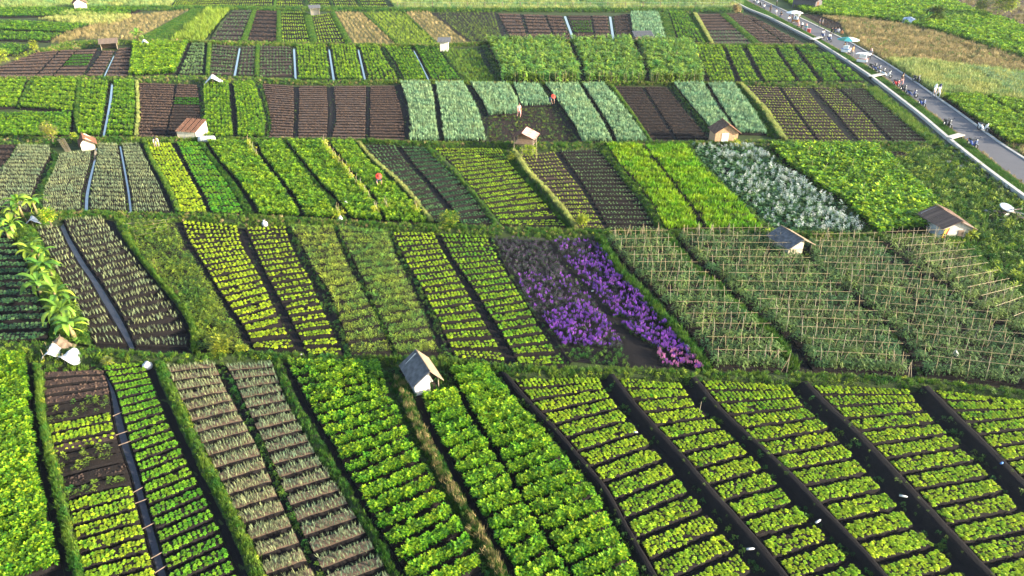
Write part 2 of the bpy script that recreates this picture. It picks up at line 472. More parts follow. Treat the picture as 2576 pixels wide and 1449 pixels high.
def b_clod(mb):
    vs = [(rnd(.8, 1.2) * x, rnd(.8, 1.2) * y, rnd(.6, 1.1) * z) for x, y, z in ((.5, 0, .1), (0, .5, .15), (-.5, 0, .1), (0, -.5, .15), (0.05, 0, .5), (0, 0, -.2))]
    mb.add(vs, [(0, 1, 4), (1, 2, 4), (2, 3, 4), (3, 0, 4), (1, 0, 5), (2, 1, 5), (3, 2, 5), (0, 3, 5)])
proto('clod', b_clod, [M['clod']], 3)
proto('darkclod', b_clod, [M['darkclod']], 3)

# ------------------------------------------------------------------ instanced crops (uncountable masses)
NG = {}
def node_group(kind):
    if kind in NG: return NG[kind]
    g = bpy.data.node_groups.new('scatter_' + kind, 'GeometryNodeTree')
    g.interface.new_socket('Geometry', in_out='INPUT', socket_type='NodeSocketGeometry')
    g.interface.new_socket('Geometry', in_out='OUTPUT', socket_type='NodeSocketGeometry')
    N, L = g.nodes, g.links
    gi, go = N.new('NodeGroupInput'), N.new('NodeGroupOutput')
    jn = N.new('GeometryNodeJoinGeometry')
    def attr(name, typ):
        a = N.new('GeometryNodeInputNamedAttribute'); a.data_type = typ; a.inputs['Name'].default_value = name
        return a.outputs['Attribute']
    rot, scl, var = attr('rot', 'FLOAT_VECTOR'), attr('scl', 'FLOAT_VECTOR'), attr('var', 'INT')
    e2r = N.new('FunctionNodeEulerToRotation'); L.new(rot, e2r.inputs[0])
    for k, ob in enumerate(PROTO[kind]):
        oi = N.new('GeometryNodeObjectInfo'); oi.inputs['Object'].default_value = ob
        cp = N.new('FunctionNodeCompare'); cp.data_type = 'INT'; cp.operation = 'EQUAL'
        L.new(var, cp.inputs[2]); cp.inputs[3].default_value = k
        ip = N.new('GeometryNodeInstanceOnPoints')
        L.new(gi.outputs[0], ip.inputs['Points']); L.new(cp.outputs[0], ip.inputs['Selection'])
        L.new(oi.outputs['Geometry'], ip.inputs['Instance'])
        L.new(e2r.outputs[0], ip.inputs['Rotation']); L.new(scl, ip.inputs['Scale'])
        L.new(ip.outputs[0], jn.inputs[0])
    L.new(jn.outputs[0], go.inputs[0])
    NG[kind] = g
    return g

PENDING = []          # every scatter is first only recorded: (name, kind, pts, rot, scl, tint, parent, label)
def scatter(name, kind, pts, scl, tint, parent=None, lean=0.12, label=None, cat=None):
    pts = np.asarray(pts, dtype=float).reshape(-1, 3)
    n = len(pts)
    if n == 0: return
    rot = np.stack([rng.normal(0, lean, n), rng.normal(0, lean, n), rng.uniform(0, 6.283, n)], 1)
    scl = np.asarray(scl, dtype=float)
    if scl.ndim == 0: scl = np.full(n, float(scl))
    if scl.ndim == 1: scl = np.stack([scl, scl, scl], 1)
    tint = np.clip(np.broadcast_to(np.asarray(tint, dtype=float), (n,)), 0, 1).copy()
    PENDING.append(dict(name=name, kind=kind, p=pts, r=rot, s=scl, t=tint, parent=parent, label=label, cat=cat,
                        v=rng.integers(0, len(PROTO[kind]), n)))

def flush_scatter(d):
    p = d['p']
    if len(p) == 0: return
    par = d['parent']
    org = np.array(par.location) if par is not None else p.mean(0) * (1, 1, 0)
    me = bpy.data.meshes.new(d['name'])
    me.vertices.add(len(p))
    me.vertices.foreach_set('co', (p - org).astype(np.float32).ravel())
    for nm, typ, arr, key in (('rot', 'FLOAT_VECTOR', d['r'], 'vector'), ('scl', 'FLOAT_VECTOR', d['s'], 'vector'), ('tint', 'FLOAT', d['t'], 'value')):
        a = me.attributes.new(nm, typ, 'POINT'); a.data.foreach_set(key, arr.astype(np.float32).ravel())
    a = me.attributes.new('var', 'INT', 'POINT'); a.data.foreach_set('value', d['v'].astype(np.int32))
    o = link(d['name'], me, par, (0, 0, 0) if par is not None else tuple(org))
    md = o.modifiers.new('scatter', 'NODES'); md.node_group = node_group(d['kind'])
    o['kind'] = 'stuff'
    if par is None:
        tag(o, d['label'], d['cat'])

# smooth value noise for patchiness
_ph = rng.uniform(0, 6.28, (12, 3))
def vnoise(x, y, wl=6.0):
    s = 0
    for i in range(6):
        a = i * 1.047 + _ph[i, 2]
        k = 6.283 / (wl * (0.6 + 0.22 * i))
        s = s + np.sin((np.cos(a) * x + np.sin(a) * y) * k + _ph[i, 0]) * np.cos((np.sin(a) * x - np.cos(a) * y) * k * .7 + _ph[i, 1])
    return s / 6 * 1.6

# ------------------------------------------------------------------ strips: ruled surface between two edge lines
class Strip:
    def __init__(self, Ls, Rs, n=48, pair=None, open_end=False):
        self.L, self.R = self.res(PA(Ls) if isinstance(Ls, str) else Ls, n), self.res(PA(Rs) if isinstance(Rs, str) else Rs, n)
        self.n = n
        self.R0 = self.R
        if pair:                    # 'x,y|x,y': a bed's left and right end; beds swing from the headland's direction to this one
            a, b = [PA(q)[0] for q in pair.split('|')]
            ll, lr = [np.r_[0, np.cumsum(np.hypot(*np.diff(q, axis=0).T))] for q in (self.L, self.R)]
            va = ll[np.argmin(((self.L - a) ** 2).sum(1))] / ll[-1]
            sb = lr[np.argmin(((self.R - b) ** 2).sum(1))]
            v = np.linspace(0, 1, n)
            k = ll[-1] if open_end else lr[-1]
            w = lambda q: (1 - np.exp(-q / .16)) * (1 if open_end else (1 - np.exp(-(1 - q) / .10)))
            d = (va * k - sb) / max(w(va), .2)
            sr = np.clip(v * k - d * w(v), 0, lr[-1])
            sr = np.maximum.accumulate(sr)
            self.R = np.stack([np.interp(sr, lr, self.R[:, 0]), np.interp(sr, lr, self.R[:, 1])], 1)
    @staticmethod
    def res(p, n):
        d = np.r_[0, np.cumsum(np.hypot(*np.diff(p, axis=0).T))]
        t = np.linspace(0, d[-1], n)
        q = np.stack([np.interp(t, d, p[:, 0]), np.interp(t, d, p[:, 1])], 1)
        for _ in range(2):
            q[1:-1] = (q[:-2] + 2 * q[1:-1] + q[2:]) / 4
        return q
    def S(self, u, v):
        u, v = np.asarray(u, float), np.clip(np.asarray(v, float), 0, 1)
        t = v * (self.n - 1)
        k = np.arange(self.n)
        f = lambda q: np.stack([np.interp(t, k, q[:, 0]), np.interp(t, k, q[:, 1])], -1)
        a, b = f(self.L), f(self.R)
        return a + (b - a) * u[..., None]
    def width(self, v=0.5): return float(np.hypot(*(self.S(1., v) - self.S(0., v))))
    def length(self): return float(np.hypot(*np.diff((self.L + self.R) / 2, axis=0).T).sum())
    def center(self): c = self.S(.5, .5); return Vector((c[0], c[1], 0))

def sheet(name, st, z, mat, parent=None, nu=6, nv=30, zf=None, org=(0, 0, 0), uv=(0, 1, 0, 1)):
    """ruled sheet over a strip; zf(u, v) gives the height profile"""
    U, V = np.meshgrid(np.linspace(uv[0], uv[1], nu), np.linspace(uv[2], uv[3], nv))
    p = st.S(U, V)
    Z = np.full_like(U, z) if zf is None else zf(U, V)
    vs = np.stack([p[..., 0] - org[0], p[..., 1] - org[1], Z - org[2]], -1).reshape(-1, 3)
    fs = [(j * nu + i, (j + 1) * nu + i, (j + 1) * nu + i + 1, j * nu + i + 1) for j in range(nv - 1) for i in range(nu - 1)]
    return link(name, mesh(name, vs, fs, mat, True), parent)

BED_H = 0.20
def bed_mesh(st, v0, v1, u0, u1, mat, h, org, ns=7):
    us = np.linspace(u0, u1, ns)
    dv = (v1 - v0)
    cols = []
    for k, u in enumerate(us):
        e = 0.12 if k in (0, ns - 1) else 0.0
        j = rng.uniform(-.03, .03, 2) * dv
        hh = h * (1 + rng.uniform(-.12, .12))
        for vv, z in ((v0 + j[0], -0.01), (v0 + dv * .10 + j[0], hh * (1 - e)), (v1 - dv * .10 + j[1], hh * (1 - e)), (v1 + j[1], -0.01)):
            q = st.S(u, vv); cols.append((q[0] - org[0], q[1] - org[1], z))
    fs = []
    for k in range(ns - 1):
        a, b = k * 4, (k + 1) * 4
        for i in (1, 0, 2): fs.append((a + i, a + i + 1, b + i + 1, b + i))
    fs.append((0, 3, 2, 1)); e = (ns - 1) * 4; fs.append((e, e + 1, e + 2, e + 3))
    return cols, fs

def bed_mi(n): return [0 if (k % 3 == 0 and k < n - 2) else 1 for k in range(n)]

# crop recipes: kind, rows per bed, spacing, size, tint mean, tint noise, gap share, soil, bed soil, miss, height jitter
CROP = {
 'lettuce':   dict(k='lettuce', rows=5, sp=.172, rs=.165, size=.205, t=.62, tn=.45, gap=.20, soil='black', bed='dark', miss=.05, cat='lettuce field'),
 'lettucegreen': dict(k='lettuce', rows=5, sp=.165, rs=.16, size=.205, t=.22, tn=.25, gap=.28, soil='black', bed='dark', miss=.01, cat='lettuce field'),
 'lettucemid': dict(k='lettuce', rows=4, sp=.22, size=.235, t=.60, tn=.4, gap=.30, soil='black', bed='dark', miss=.06, cat='lettuce field'),
 'lettucesparse': dict(k='lettuce', rows=4, sp=.235, rs=.25, size=.25, t=.85, tn=.3, gap=.32, soil='black', bed='dark', miss=.08, cat='lettuce field'),
 'lettucebig': dict(k='lettuce', rows=4, sp=.30, size=.36, t=.8, tn=.35, gap=.14, soil='black', bed='dark', miss=.03, cat='lettuce field'),
 'cabbage':   dict(k='cabbage', rows=4, sp=.25, size=.23, t=.40, tn=.35, gap=.30, soil='black', bed='dark', miss=.08, cat='cabbage field'),
 'seedling':  dict(k='cabbage', rows=3, sp=.28, size=.17, t=.75, tn=.4, gap=.34, soil='black', bed='dark', miss=.08, cat='seedling field'),
 'seedyellow': dict(k='lettuce', rows=4, sp=.27, size=.19, t=.75, tn=.4, gap=.30, soil='dark', bed='brown', miss=.14, cat='seedling field'),
 'onion':     dict(k='onion', rows=3, sp=.16, rs=.24, size=.30, t=.45, tn=.4, gap=.30, soil='black', bed='dark', miss=.05, cat='onion field'),
 'onionsparse': dict(k='onion', rows=2, sp=.19, rs=.30, size=.34, t=.55, tn=.4, gap=.40, soil='black', bed='dark', miss=.07, cat='onion field'),
 'oniondry':  dict(k='onion', rows=4, sp=.125, rs=.16, size=.27, t=.6, tn=.35, gap=.30, soil='black', bed='tan', miss=.06, cat='onion field'),
 'leek':      dict(k='leek', rows=3, sp=.24, size=.52, t=.42, tn=.45, gap=.16, soil='dark', bed='dark', miss=.02, cat='leek field'),
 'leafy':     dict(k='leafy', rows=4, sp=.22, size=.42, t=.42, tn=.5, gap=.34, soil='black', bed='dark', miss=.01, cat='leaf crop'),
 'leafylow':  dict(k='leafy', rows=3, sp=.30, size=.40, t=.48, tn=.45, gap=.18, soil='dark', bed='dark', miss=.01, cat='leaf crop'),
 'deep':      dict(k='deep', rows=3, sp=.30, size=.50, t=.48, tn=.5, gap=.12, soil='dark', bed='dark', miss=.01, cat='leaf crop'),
 'bush':      dict(k='bush', rows=2, sp=.45, size=.72, t=.6, tn=.5, gap=.04, soil='dark', bed='dark', miss=.02, cat='bean field'),
 'wheat':     dict(k='wheat', rows=3, sp=.27, size=.58, t=.42, tn=.5, gap=.34, soil='dark', bed='dark', miss=.02, cat='herb field'),
 'fern':      dict(k='fern', rows=4, sp=.25, size=.34, t=.45, tn=.5, gap=.24, soil='dark', bed='dark', miss=.03, cat='herb field'),
 'tomato':    dict(k='tomato', rows=2, sp=.34, rs=.46, size=.56, t=.40, tn=.45, gap=.26, soil='dark', bed='dark', miss=.04, cat='tomato field'),
 'bean':      dict(k='bean', rows=2, sp=.36, size=1.30, t=.35, tn=.4, gap=.16, soil='dark', bed='dark', miss=.02, cat='bean field'),
 'soil':      dict(k='clod', rows=0, sp=.3, size=.06, t=.5, tn=.2, gap=.30, soil='black', bed='brown', miss=0, cat='bare field'),  # furrow ground set black: the bed-line shadow is put into its colour
 'soilpink':  dict(k='clod', rows=0, sp=.3, size=.06, t=.5, tn=.2, gap=.30, soil='black', bed='pink', miss=0, cat='bare field'),  # black furrow ground paints the shadow lines between the beds
 'soildark':  dict(k='darkclod', rows=0, sp=.3, size=.06, t=.5, tn=.2, gap=.24, soil='black', bed='dark', miss=0, cat='bare field'),
 'weedy':     dict(k='weed', rows=3, sp=.30, size=.32, t=.5, tn=.5, gap=.16, soil='dark', bed='dark', miss=.35, cat='weedy field'),
 'dry':       dict(k='dry', rows=3, sp=.40, size=.40, t=.45, tn=.5, gap=.0, soil='drybank', bed=None, miss=.1, cat='dry grass field'),
 'pale':      dict(k='palegrass', rows=3, sp=.40, size=.42, t=.4, tn=.5, gap=.0, soil='greenbank', bed=None, miss=.05, cat='grass field'),
 'olive':     dict(k='grass', rows=3, sp=.36, size=.40, t=.35, tn=.4, gap=.0, soil='greenbank', bed=None, miss=.05, cat='grass field'),
 'sparsegreen': dict(k='cabbage', rows=3, sp=.30, size=.26, t=.6, tn=.5, gap=.22, soil='dark', bed='brown', miss=.35, cat='seedling field'),
}

def fill(st, c, beds, org, parent, name, g=1.0, u0=.015, u1=.985):
    """plants over a list of bed ranges (v0, v1)"""
    out_p, out_s, out_t = [], [], []
    wm = st.width()
    ln = st.length()
    for (v0, v1) in beds:
        bw = (v1 - v0) * ln
        rows = max(1, int(round(bw * .9 / (c.get('rs', c['sp']) * g)))) if c['bed'] else max(1, int(round(c['rows'])))
        n = max(2, int(wm * (u1 - u0) / (c['sp'] * g)))
        rr = (np.arange(rows) + .5) / rows
        uu = (np.arange(n) + .5) / n
        U, R = np.meshgrid(uu, rr)
        U = U.ravel() + rng.normal(0, .12 / n, U.size); R = R.ravel() + rng.normal(0, .05, R.size)
        pad = .06
        V = v0 + (v1 - v0) * (pad + (1 - 2 * pad) * R)
        U = u0 + (u1 - u0) * U
        p = st.S(U, V)
        keep = rng.random(len(p)) > np.clip(c['miss'] * (1 + 1.6 * vnoise(p[:, 0], p[:, 1], 3.0)), 0, .95)
        # whole weak spots
        p = p[keep]
        m = len(p)
        if m == 0: continue
        z = BED_H if c['bed'] else 0.02
        out_p.append(np.c_[p, np.full(m, z)])
        out_s.append(c['size'] * g ** .5 * rng.uniform(.72, 1.25, m) * (1 + .12 * vnoise(p[:, 0] + 9, p[:, 1], 2.5)))
        out_t.append(c['t'] + c['tn'] * (.7 * vnoise(p[:, 0], p[:, 1] + 5, 4.5) + rng.normal(0, .35, m)))
    if out_p:
        scatter(name, c['k'], np.concatenate(out_p), np.concatenate(out_s), np.concatenate(out_t), parent)

ROWNAME = {'A': 'front row', 'B': 'second row', 'C': 'third row', 'D': 'fourth row', 'E': 'fifth row', 'F': 'sixth row', 'G': 'topmost row'}
ORD = ['first', 'second', 'third', 'fourth', 'fifth', 'sixth', 'seventh', 'eighth', 'ninth', 'tenth', 'eleventh', 'twelfth', 'thirteenth', 'fourteenth', 'fifteenth', 'sixteenth', 'seventeenth', 'eighteenth', 'nineteenth', 'twentieth', 'twenty-first', 'twenty-second', 'twenty-third', 'twenty-fourth', 'twenty-fifth', 'twenty-sixth']

def plot(row, idx, kind, nb, Ls, Rs, desc, join=False, g=1.0, over=None, bedkinds=None, pair=None):
    c = dict(CROP[kind]); c.update(over or {})
    st = Strip(Ls, Rs, 48, pair, row == 'A')
    flat = Strip(Ls, Rs) if pair else st
    ctr = st.center()
    name = c['cat'].replace(' ', '_')
    root = empty(name, ctr)
    tag(root, f"{desc}, {ORD[idx]} plot from left in the {ROWNAME[row]}", c['cat'], f"plots in the {ROWNAME[row]}")
    org = tuple(ctr)
    sheet('soil', flat, .012, M[c['soil']], root, 5, 24, org=org)
    gp = c['gap']
    beds = []
    if nb:
        allv, allf = [], []
        for i in range(nb):
            v0, v1 = (i + gp / 2) / nb, (i + 1 - gp / 2) / nb
            beds.append((v0, v1))
            if c['bed']:
                bm = c['bed']
                if bedkinds and bedkinds[i] is not None: bm = CROP[bedkinds[i]]['bed'] or bm
                u0, u1 = .0 + rng.uniform(0, .02), 1 - rng.uniform(0, .02)
                vs, fs = bed_mesh(st, v0, v1, u0, u1, None, BED_H, org)
                if join:
                    k = len(allv); allv += vs; allf += [tuple(k + q for q in f) for f in fs]
                else:
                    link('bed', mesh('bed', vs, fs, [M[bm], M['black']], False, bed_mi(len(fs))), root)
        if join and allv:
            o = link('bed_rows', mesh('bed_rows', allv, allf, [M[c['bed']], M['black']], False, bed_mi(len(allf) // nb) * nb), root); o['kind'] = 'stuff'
    else:
        k = max(2, int(st.length() / (c['sp'] * g * c['rows'])))
        beds = [(i / k, (i + 1) / k) for i in range(k)]
    if bedkinds:
        for kk in sorted({b for b in bedkinds if b}):
            cc = dict(CROP[kk]); sub = [beds[i] for i in range(nb) if bedkinds[i] == kk]
            if cc['rows']: fill(st, cc, sub, org, root, CROP[kk]['k'] + '_plants', g)
            else: clods(st, sub, root, CROP[kk]['k'])
    elif c['rows'] > 0:
        fill(st, c, beds, org, root, {'clod': 'clods'}.get(c['k'], c['k'] + '_plants'), g)
    else:
        clods(st, beds, root, c['k'], g)
    return st, root

def clods(st, beds, root, kind, g=1.0):
    out = []
    for v0, v1 in beds:
        n = int(st.width() * (v1 - v0) * st.length() * 26 / g ** 2)
        U, V = rng.uniform(.01, .99, n), rng.uniform(v0 + (v1 - v0) * .12, v1 - (v1 - v0) * .12, n)
        p = st.S(U, V); out.append(np.c_[p, np.full(n, BED_H - .005)])
    if out:
        p = np.concatenate(out)
        scatter('clods', kind, p, rng.uniform(.07, .19, len(p)) * g, .5, root, .5)

# ------------------------------------------------------------------ what lies between two plots
def gap(kind, A, B, name=None):
    """strip from the right edge of A to the left edge of B"""
    st = Strip(A.R0, B.L)
    wd = max(.25, st.width()); ln = st.length()
    ctr = st.center(); org = tuple(ctr)
    ns = lambda a: a + .05 * vnoise(st.S(.5, .5)[0] + 0, 0)
    def prof(pts):
        x, y = zip(*pts)
        def f(U, V):
            p = st.S(U, V)
            return np.interp(U, x, y) + (.04 * vnoise(p[..., 0], p[..., 1], 1.1) * ((U > .02) & (U < .98))) + .0
        return f
    def tufts(kind_, n, ulo, uhi, size, tint, zf, tn=.3, nm='grass'):
        U, V = rng.uniform(ulo, uhi, n), rng.uniform(0, 1, n)
        p = st.S(U, V)
        keep = rng.random(n) < .75 + .5 * vnoise(p[:, 0], p[:, 1], 2.2)
        U, V, p = U[keep], V[keep], p[keep]
        z = zf(U, V) - .02
        scatter(nm, kind_, np.c_[p, z], size * rng.uniform(.6, 1.35, len(p)), tint + tn * vnoise(p[:, 0], p[:, 1], 3.) + rng.normal(0, .15, len(p)), root, .25)
    area = wd * ln
    root = empty('earth_bank', ctr); root['kind'] = 'structure'
    if kind in ('bank', 'bankweed'):
        hh = .40 if kind == 'bank' else .34
        f = prof([(0, .0), (.12, .02), (.38, .05), (.56, hh), (.86, hh + .03), (.96, .14), (1, .0)])
        sheet('bank', st, 0, M['black'], root, 13, 44, f, org)
        tufts('weed', int(area * (3 if kind == 'bank' else 9)), .05, .5, .24, .12, f, .2, 'weeds')
        tufts('weed', int(area * .9), .5, .98, .15, .4, f, .2, 'weeds')
    elif kind == 'ditch':
        f = prof([(0, .0), (.2, .03), (.5, .015), (.8, .03), (1, .0)])
        sheet('ditch', st, 0, M['black'], root, 7, 40, f, org)
        tufts('weed', int(area * 2), .0, 1, .16, .3, f, .3, 'weeds')
    elif kind == 'ditchweed':
        f = prof([(0, .0), (.3, .02), (.5, .015), (.75, .12), (1, .0)])
        sheet('ditch', st, 0, M['black'], root, 7, 40, f, org)
        tufts('weed', int(area * 14), .45, 1, .24, .15, f, .3, 'weeds')
        tufts('weed', int(area * 4), .0, .4, .2, .1, f, .3, 'weeds')
    elif kind == 'water':
        f = prof([(0, .02), (.15, .10), (.24, .02), (.3, -.03), (.7, -.03), (.76, .02), (.85, .12), (1, .02)])
        sheet('ditch', st, 0, M['black'], root, 11, 44, f, org)
        w = sheet('water', st, .03, M['water'], root, 4, 40, None, org, (.33, .68, .02, .99))
        tufts('weed', int(area * 3), .0, .16, .16, .3, f, .3, 'weeds')
        tufts('weed', int(area * 3), .84, 1, .16, .3, f, .3, 'weeds')
    elif kind == 'wet':
        f = prof([(0, .0), (.12, .06), (.24, -.05), (.76, -.05), (.88, .06), (1, .0)])
        sheet('ditch', st, 0, M['black'], root, 11, 44, f, org)
        sheet('wet_mud', st, .012, M['mud'], root, 4, 40, None, org, (.22, .78, .02, .99))
    elif kind == 'ditchgrass':
        f = prof([(0, .0), (.1, .02), (.4, .015), (.52, .28), (.8, .36), (.95, .2), (1, .0)])
        sheet('bank', st, 0, M['greenbank'], root, 13, 44, f, org)
        sheet('ditch', st, .035, M['black'], root, 4, 40, None, org, (.03, .42, 0, 1))
        tufts('grass', int(area * 46), .46, 1, .20, .26, f)
        tufts('yellowweed', int(area * 2.2), .84, 1, .2, .5, f, .3, 'weeds')
    elif kind == 'hedge':
        f = prof([(0, .0), (.1, .06), (.45, .10), (.6, .03), (.9, .03), (1, .0)])
        sheet('bank', st, 0, M['black'], root, 9, 44, f, org)
        tufts('grass', int(area * 40), .02, .52, .42, .16, f, .12)
        tufts('weed', int(area * 3), .6, 1, .14, .3, f, .3, 'weeds')
    elif kind == 'midgrass':
        f = prof([(0, .0), (.1, .02), (.24, .02), (.34, .28), (.62, .28), (.72, .03), (.9, .03), (1, .0)])
        sheet('bank', st, 0, M['greenbank'], root, 13, 44, f, org)
        sheet('footpath', st, .05, M['black'], root, 4, 40, None, org, (.7, .98, 0, 1))
        tufts('grass', int(area * 40), .22, .68, .20, .10, f, .15)
        tufts('dry', int(area * 7), .3, .62, .30, .45, f, .3, 'dry_grass')
        tufts('weed', int(area * 6), .0, .24, .2, .1, f, .2, 'weeds')
    elif kind == 'grasspath':
        f = prof([(0, .0), (.12, .2), (.5, .26), (.66, .03), (.9, .03), (1, .0)])
        sheet('bank', st, 0, M['greenbank'], root, 13, 44, f, org)
        sheet('footpath', st, .05, M['black'], root, 4, 40, None, org, (.66, .97, 0, 1))
        tufts('grass', int(area * 40), .04, .6, .20, .12, f, .15)
    elif kind == 'litgrass':
        f = prof([(0, .0), (.2, .02), (.4, .03), (.6, .35), (.85, .4), (1, .02)])
        sheet('bank', st, 0, M['greenbank'], root, 11, 44, f, org)
        tufts('grass', int(area * 14), .0, .6, .28, .12, f, .15)
        tufts('palegrass', int(area * 18), .6, 1, .28, .75, f, .25)  # pale tufts on the right put the sunlit bank edge into the colour
    else:  # grass
        f = prof([(0, .0), (.15, .16), (.5, .26), (.85, .2), (1, .0)])
        sheet('bank', st, 0, M['greenbank'], root, 9, 44, f, org)
        tufts('grass', int(area * 34), .0, 1, .22, .20, f)
        tufts('weed', int(area * 4), .0, 1, .3, .25, f, .3, 'weeds')
    return st

def berm(name, up, lo, h=.35, tint=.25, weeds=5, dry=.0, dens=30, size=.23, g=1.0, mat='greenbank'):
    """grassy headland bank between two rows of plots; up/lo = its far and near edges"""
    st = Strip(up, lo, 90)
    ctr = st.center(); org = tuple(ctr)
    root = empty('headland_bank', ctr); root['kind'] = 'structure'
    def f(U, V):
        p = st.S(U, V)
        return np.interp(U, [0, .15, .45, .75, 1], [0, h * .8, h, h * .7, 0]) + .06 * vnoise(p[..., 0], p[..., 1], 1.7) * ((U > .05) & (U < .95))
    sheet('bank', st, 0, M[mat], root, 8, 120, f, org)
    wid = np.mean([st.width(v) for v in np.linspace(.03, .97, 12)])
    area = wid * st.length()
    for kind, nn, sz, tt, nm in (('grass', area * dens, size, tint, 'grass'), ('weed', area * weeds, size * 1.1, tint, 'weeds'), ('dry', area * dry, size, .5, 'dry_grass'), ('yellowweed', area * weeds * .15, size, .4, 'weeds')):
        n = int(nn / g ** 2)
        if n < 1: continue
        U, V = rng.uniform(.02, .98, n), rng.uniform(0, 1, n)
        p = st.S(U, V)
        nz = vnoise(p[:, 0], p[:, 1], 3.2)
        keep = rng.random(n) < .8 + .5 * nz
        U, V, p, nz = U[keep], V[keep], p[keep], nz[keep]
        scatter(nm, kind, np.c_[p, f(U, V) - .03], sz * g ** .7 * rng.uniform(.55, 1.5, len(p)), tt + .3 * vnoise(p[:, 0] + 7, p[:, 1], 4) + rng.normal(0, .16, len(p)), root, .28)
    return st

def inpoly(px, py, poly):
    c = np.zeros(len(px), bool)
    n = len(poly)
    for i in range(n):
        x0, y0 = poly[i]; x1, y1 = poly[(i + 1) % n]
        t = ((y0 > py) != (y1 > py)) & (px < (x1 - x0) * (py - y0) / (y1 - y0 + 1e-12) + x0)
        c ^= t
    return c

def polyscatter(s, kind, dens, size, tint, name, parent=None, z=.02, tn=.3, wl=4., lean=.2, label=None, cat=None, patch=.0):
    poly = PA(s)
    lo, hi = poly.min(0), poly.max(0)
    n = int(dens * np.prod(hi - lo))
    p = rng.uniform(lo, hi, (n, 2))
    k = inpoly(p[:, 0], p[:, 1], poly)
    p = p[k]
    if patch:
        p = p[rng.random(len(p)) < 1 - patch + patch * 1.6 * vnoise(p[:, 0] + 30, p[:, 1] - 12, wl)]
    scatter(name, kind, np.c_[p, np.full(len(p), z)], size * rng.uniform(.6, 1.4, len(p)), tint + tn * vnoise(p[:, 0], p[:, 1], wl) + rng.normal(0, .15, len(p)), parent, lean, label, cat)

def polysheet(name, s, z, mat, kind='structure', parent=None):
    poly = PA(s)
    c = poly.mean(0)
    me = mesh(name, [(x - c[0], y - c[1], 0) for x, y in poly], [tuple(range(len(poly)))], mat)
    o = link(name, me, parent, (c[0], c[1], z))
    if parent is None and kind: o['kind'] = kind
    return o
# ------------------------------------------------------------------ the ground sheet
GR = 2500.0
gm = mesh('ground', [(-GR, -400, 0), (GR, -400, 0), (GR, GR * 2, 0), (-GR, GR * 2, 0)], [(0, 1, 2, 3)], M['field'])
link('ground', gm, None, (0, 0, -.02))['kind'] = 'structure'
near = polysheet('farm_ground', '-400,1750 -400,-20 1860,-20 2600,520 3200,900 3200,1750', -.012, M['grassground'])

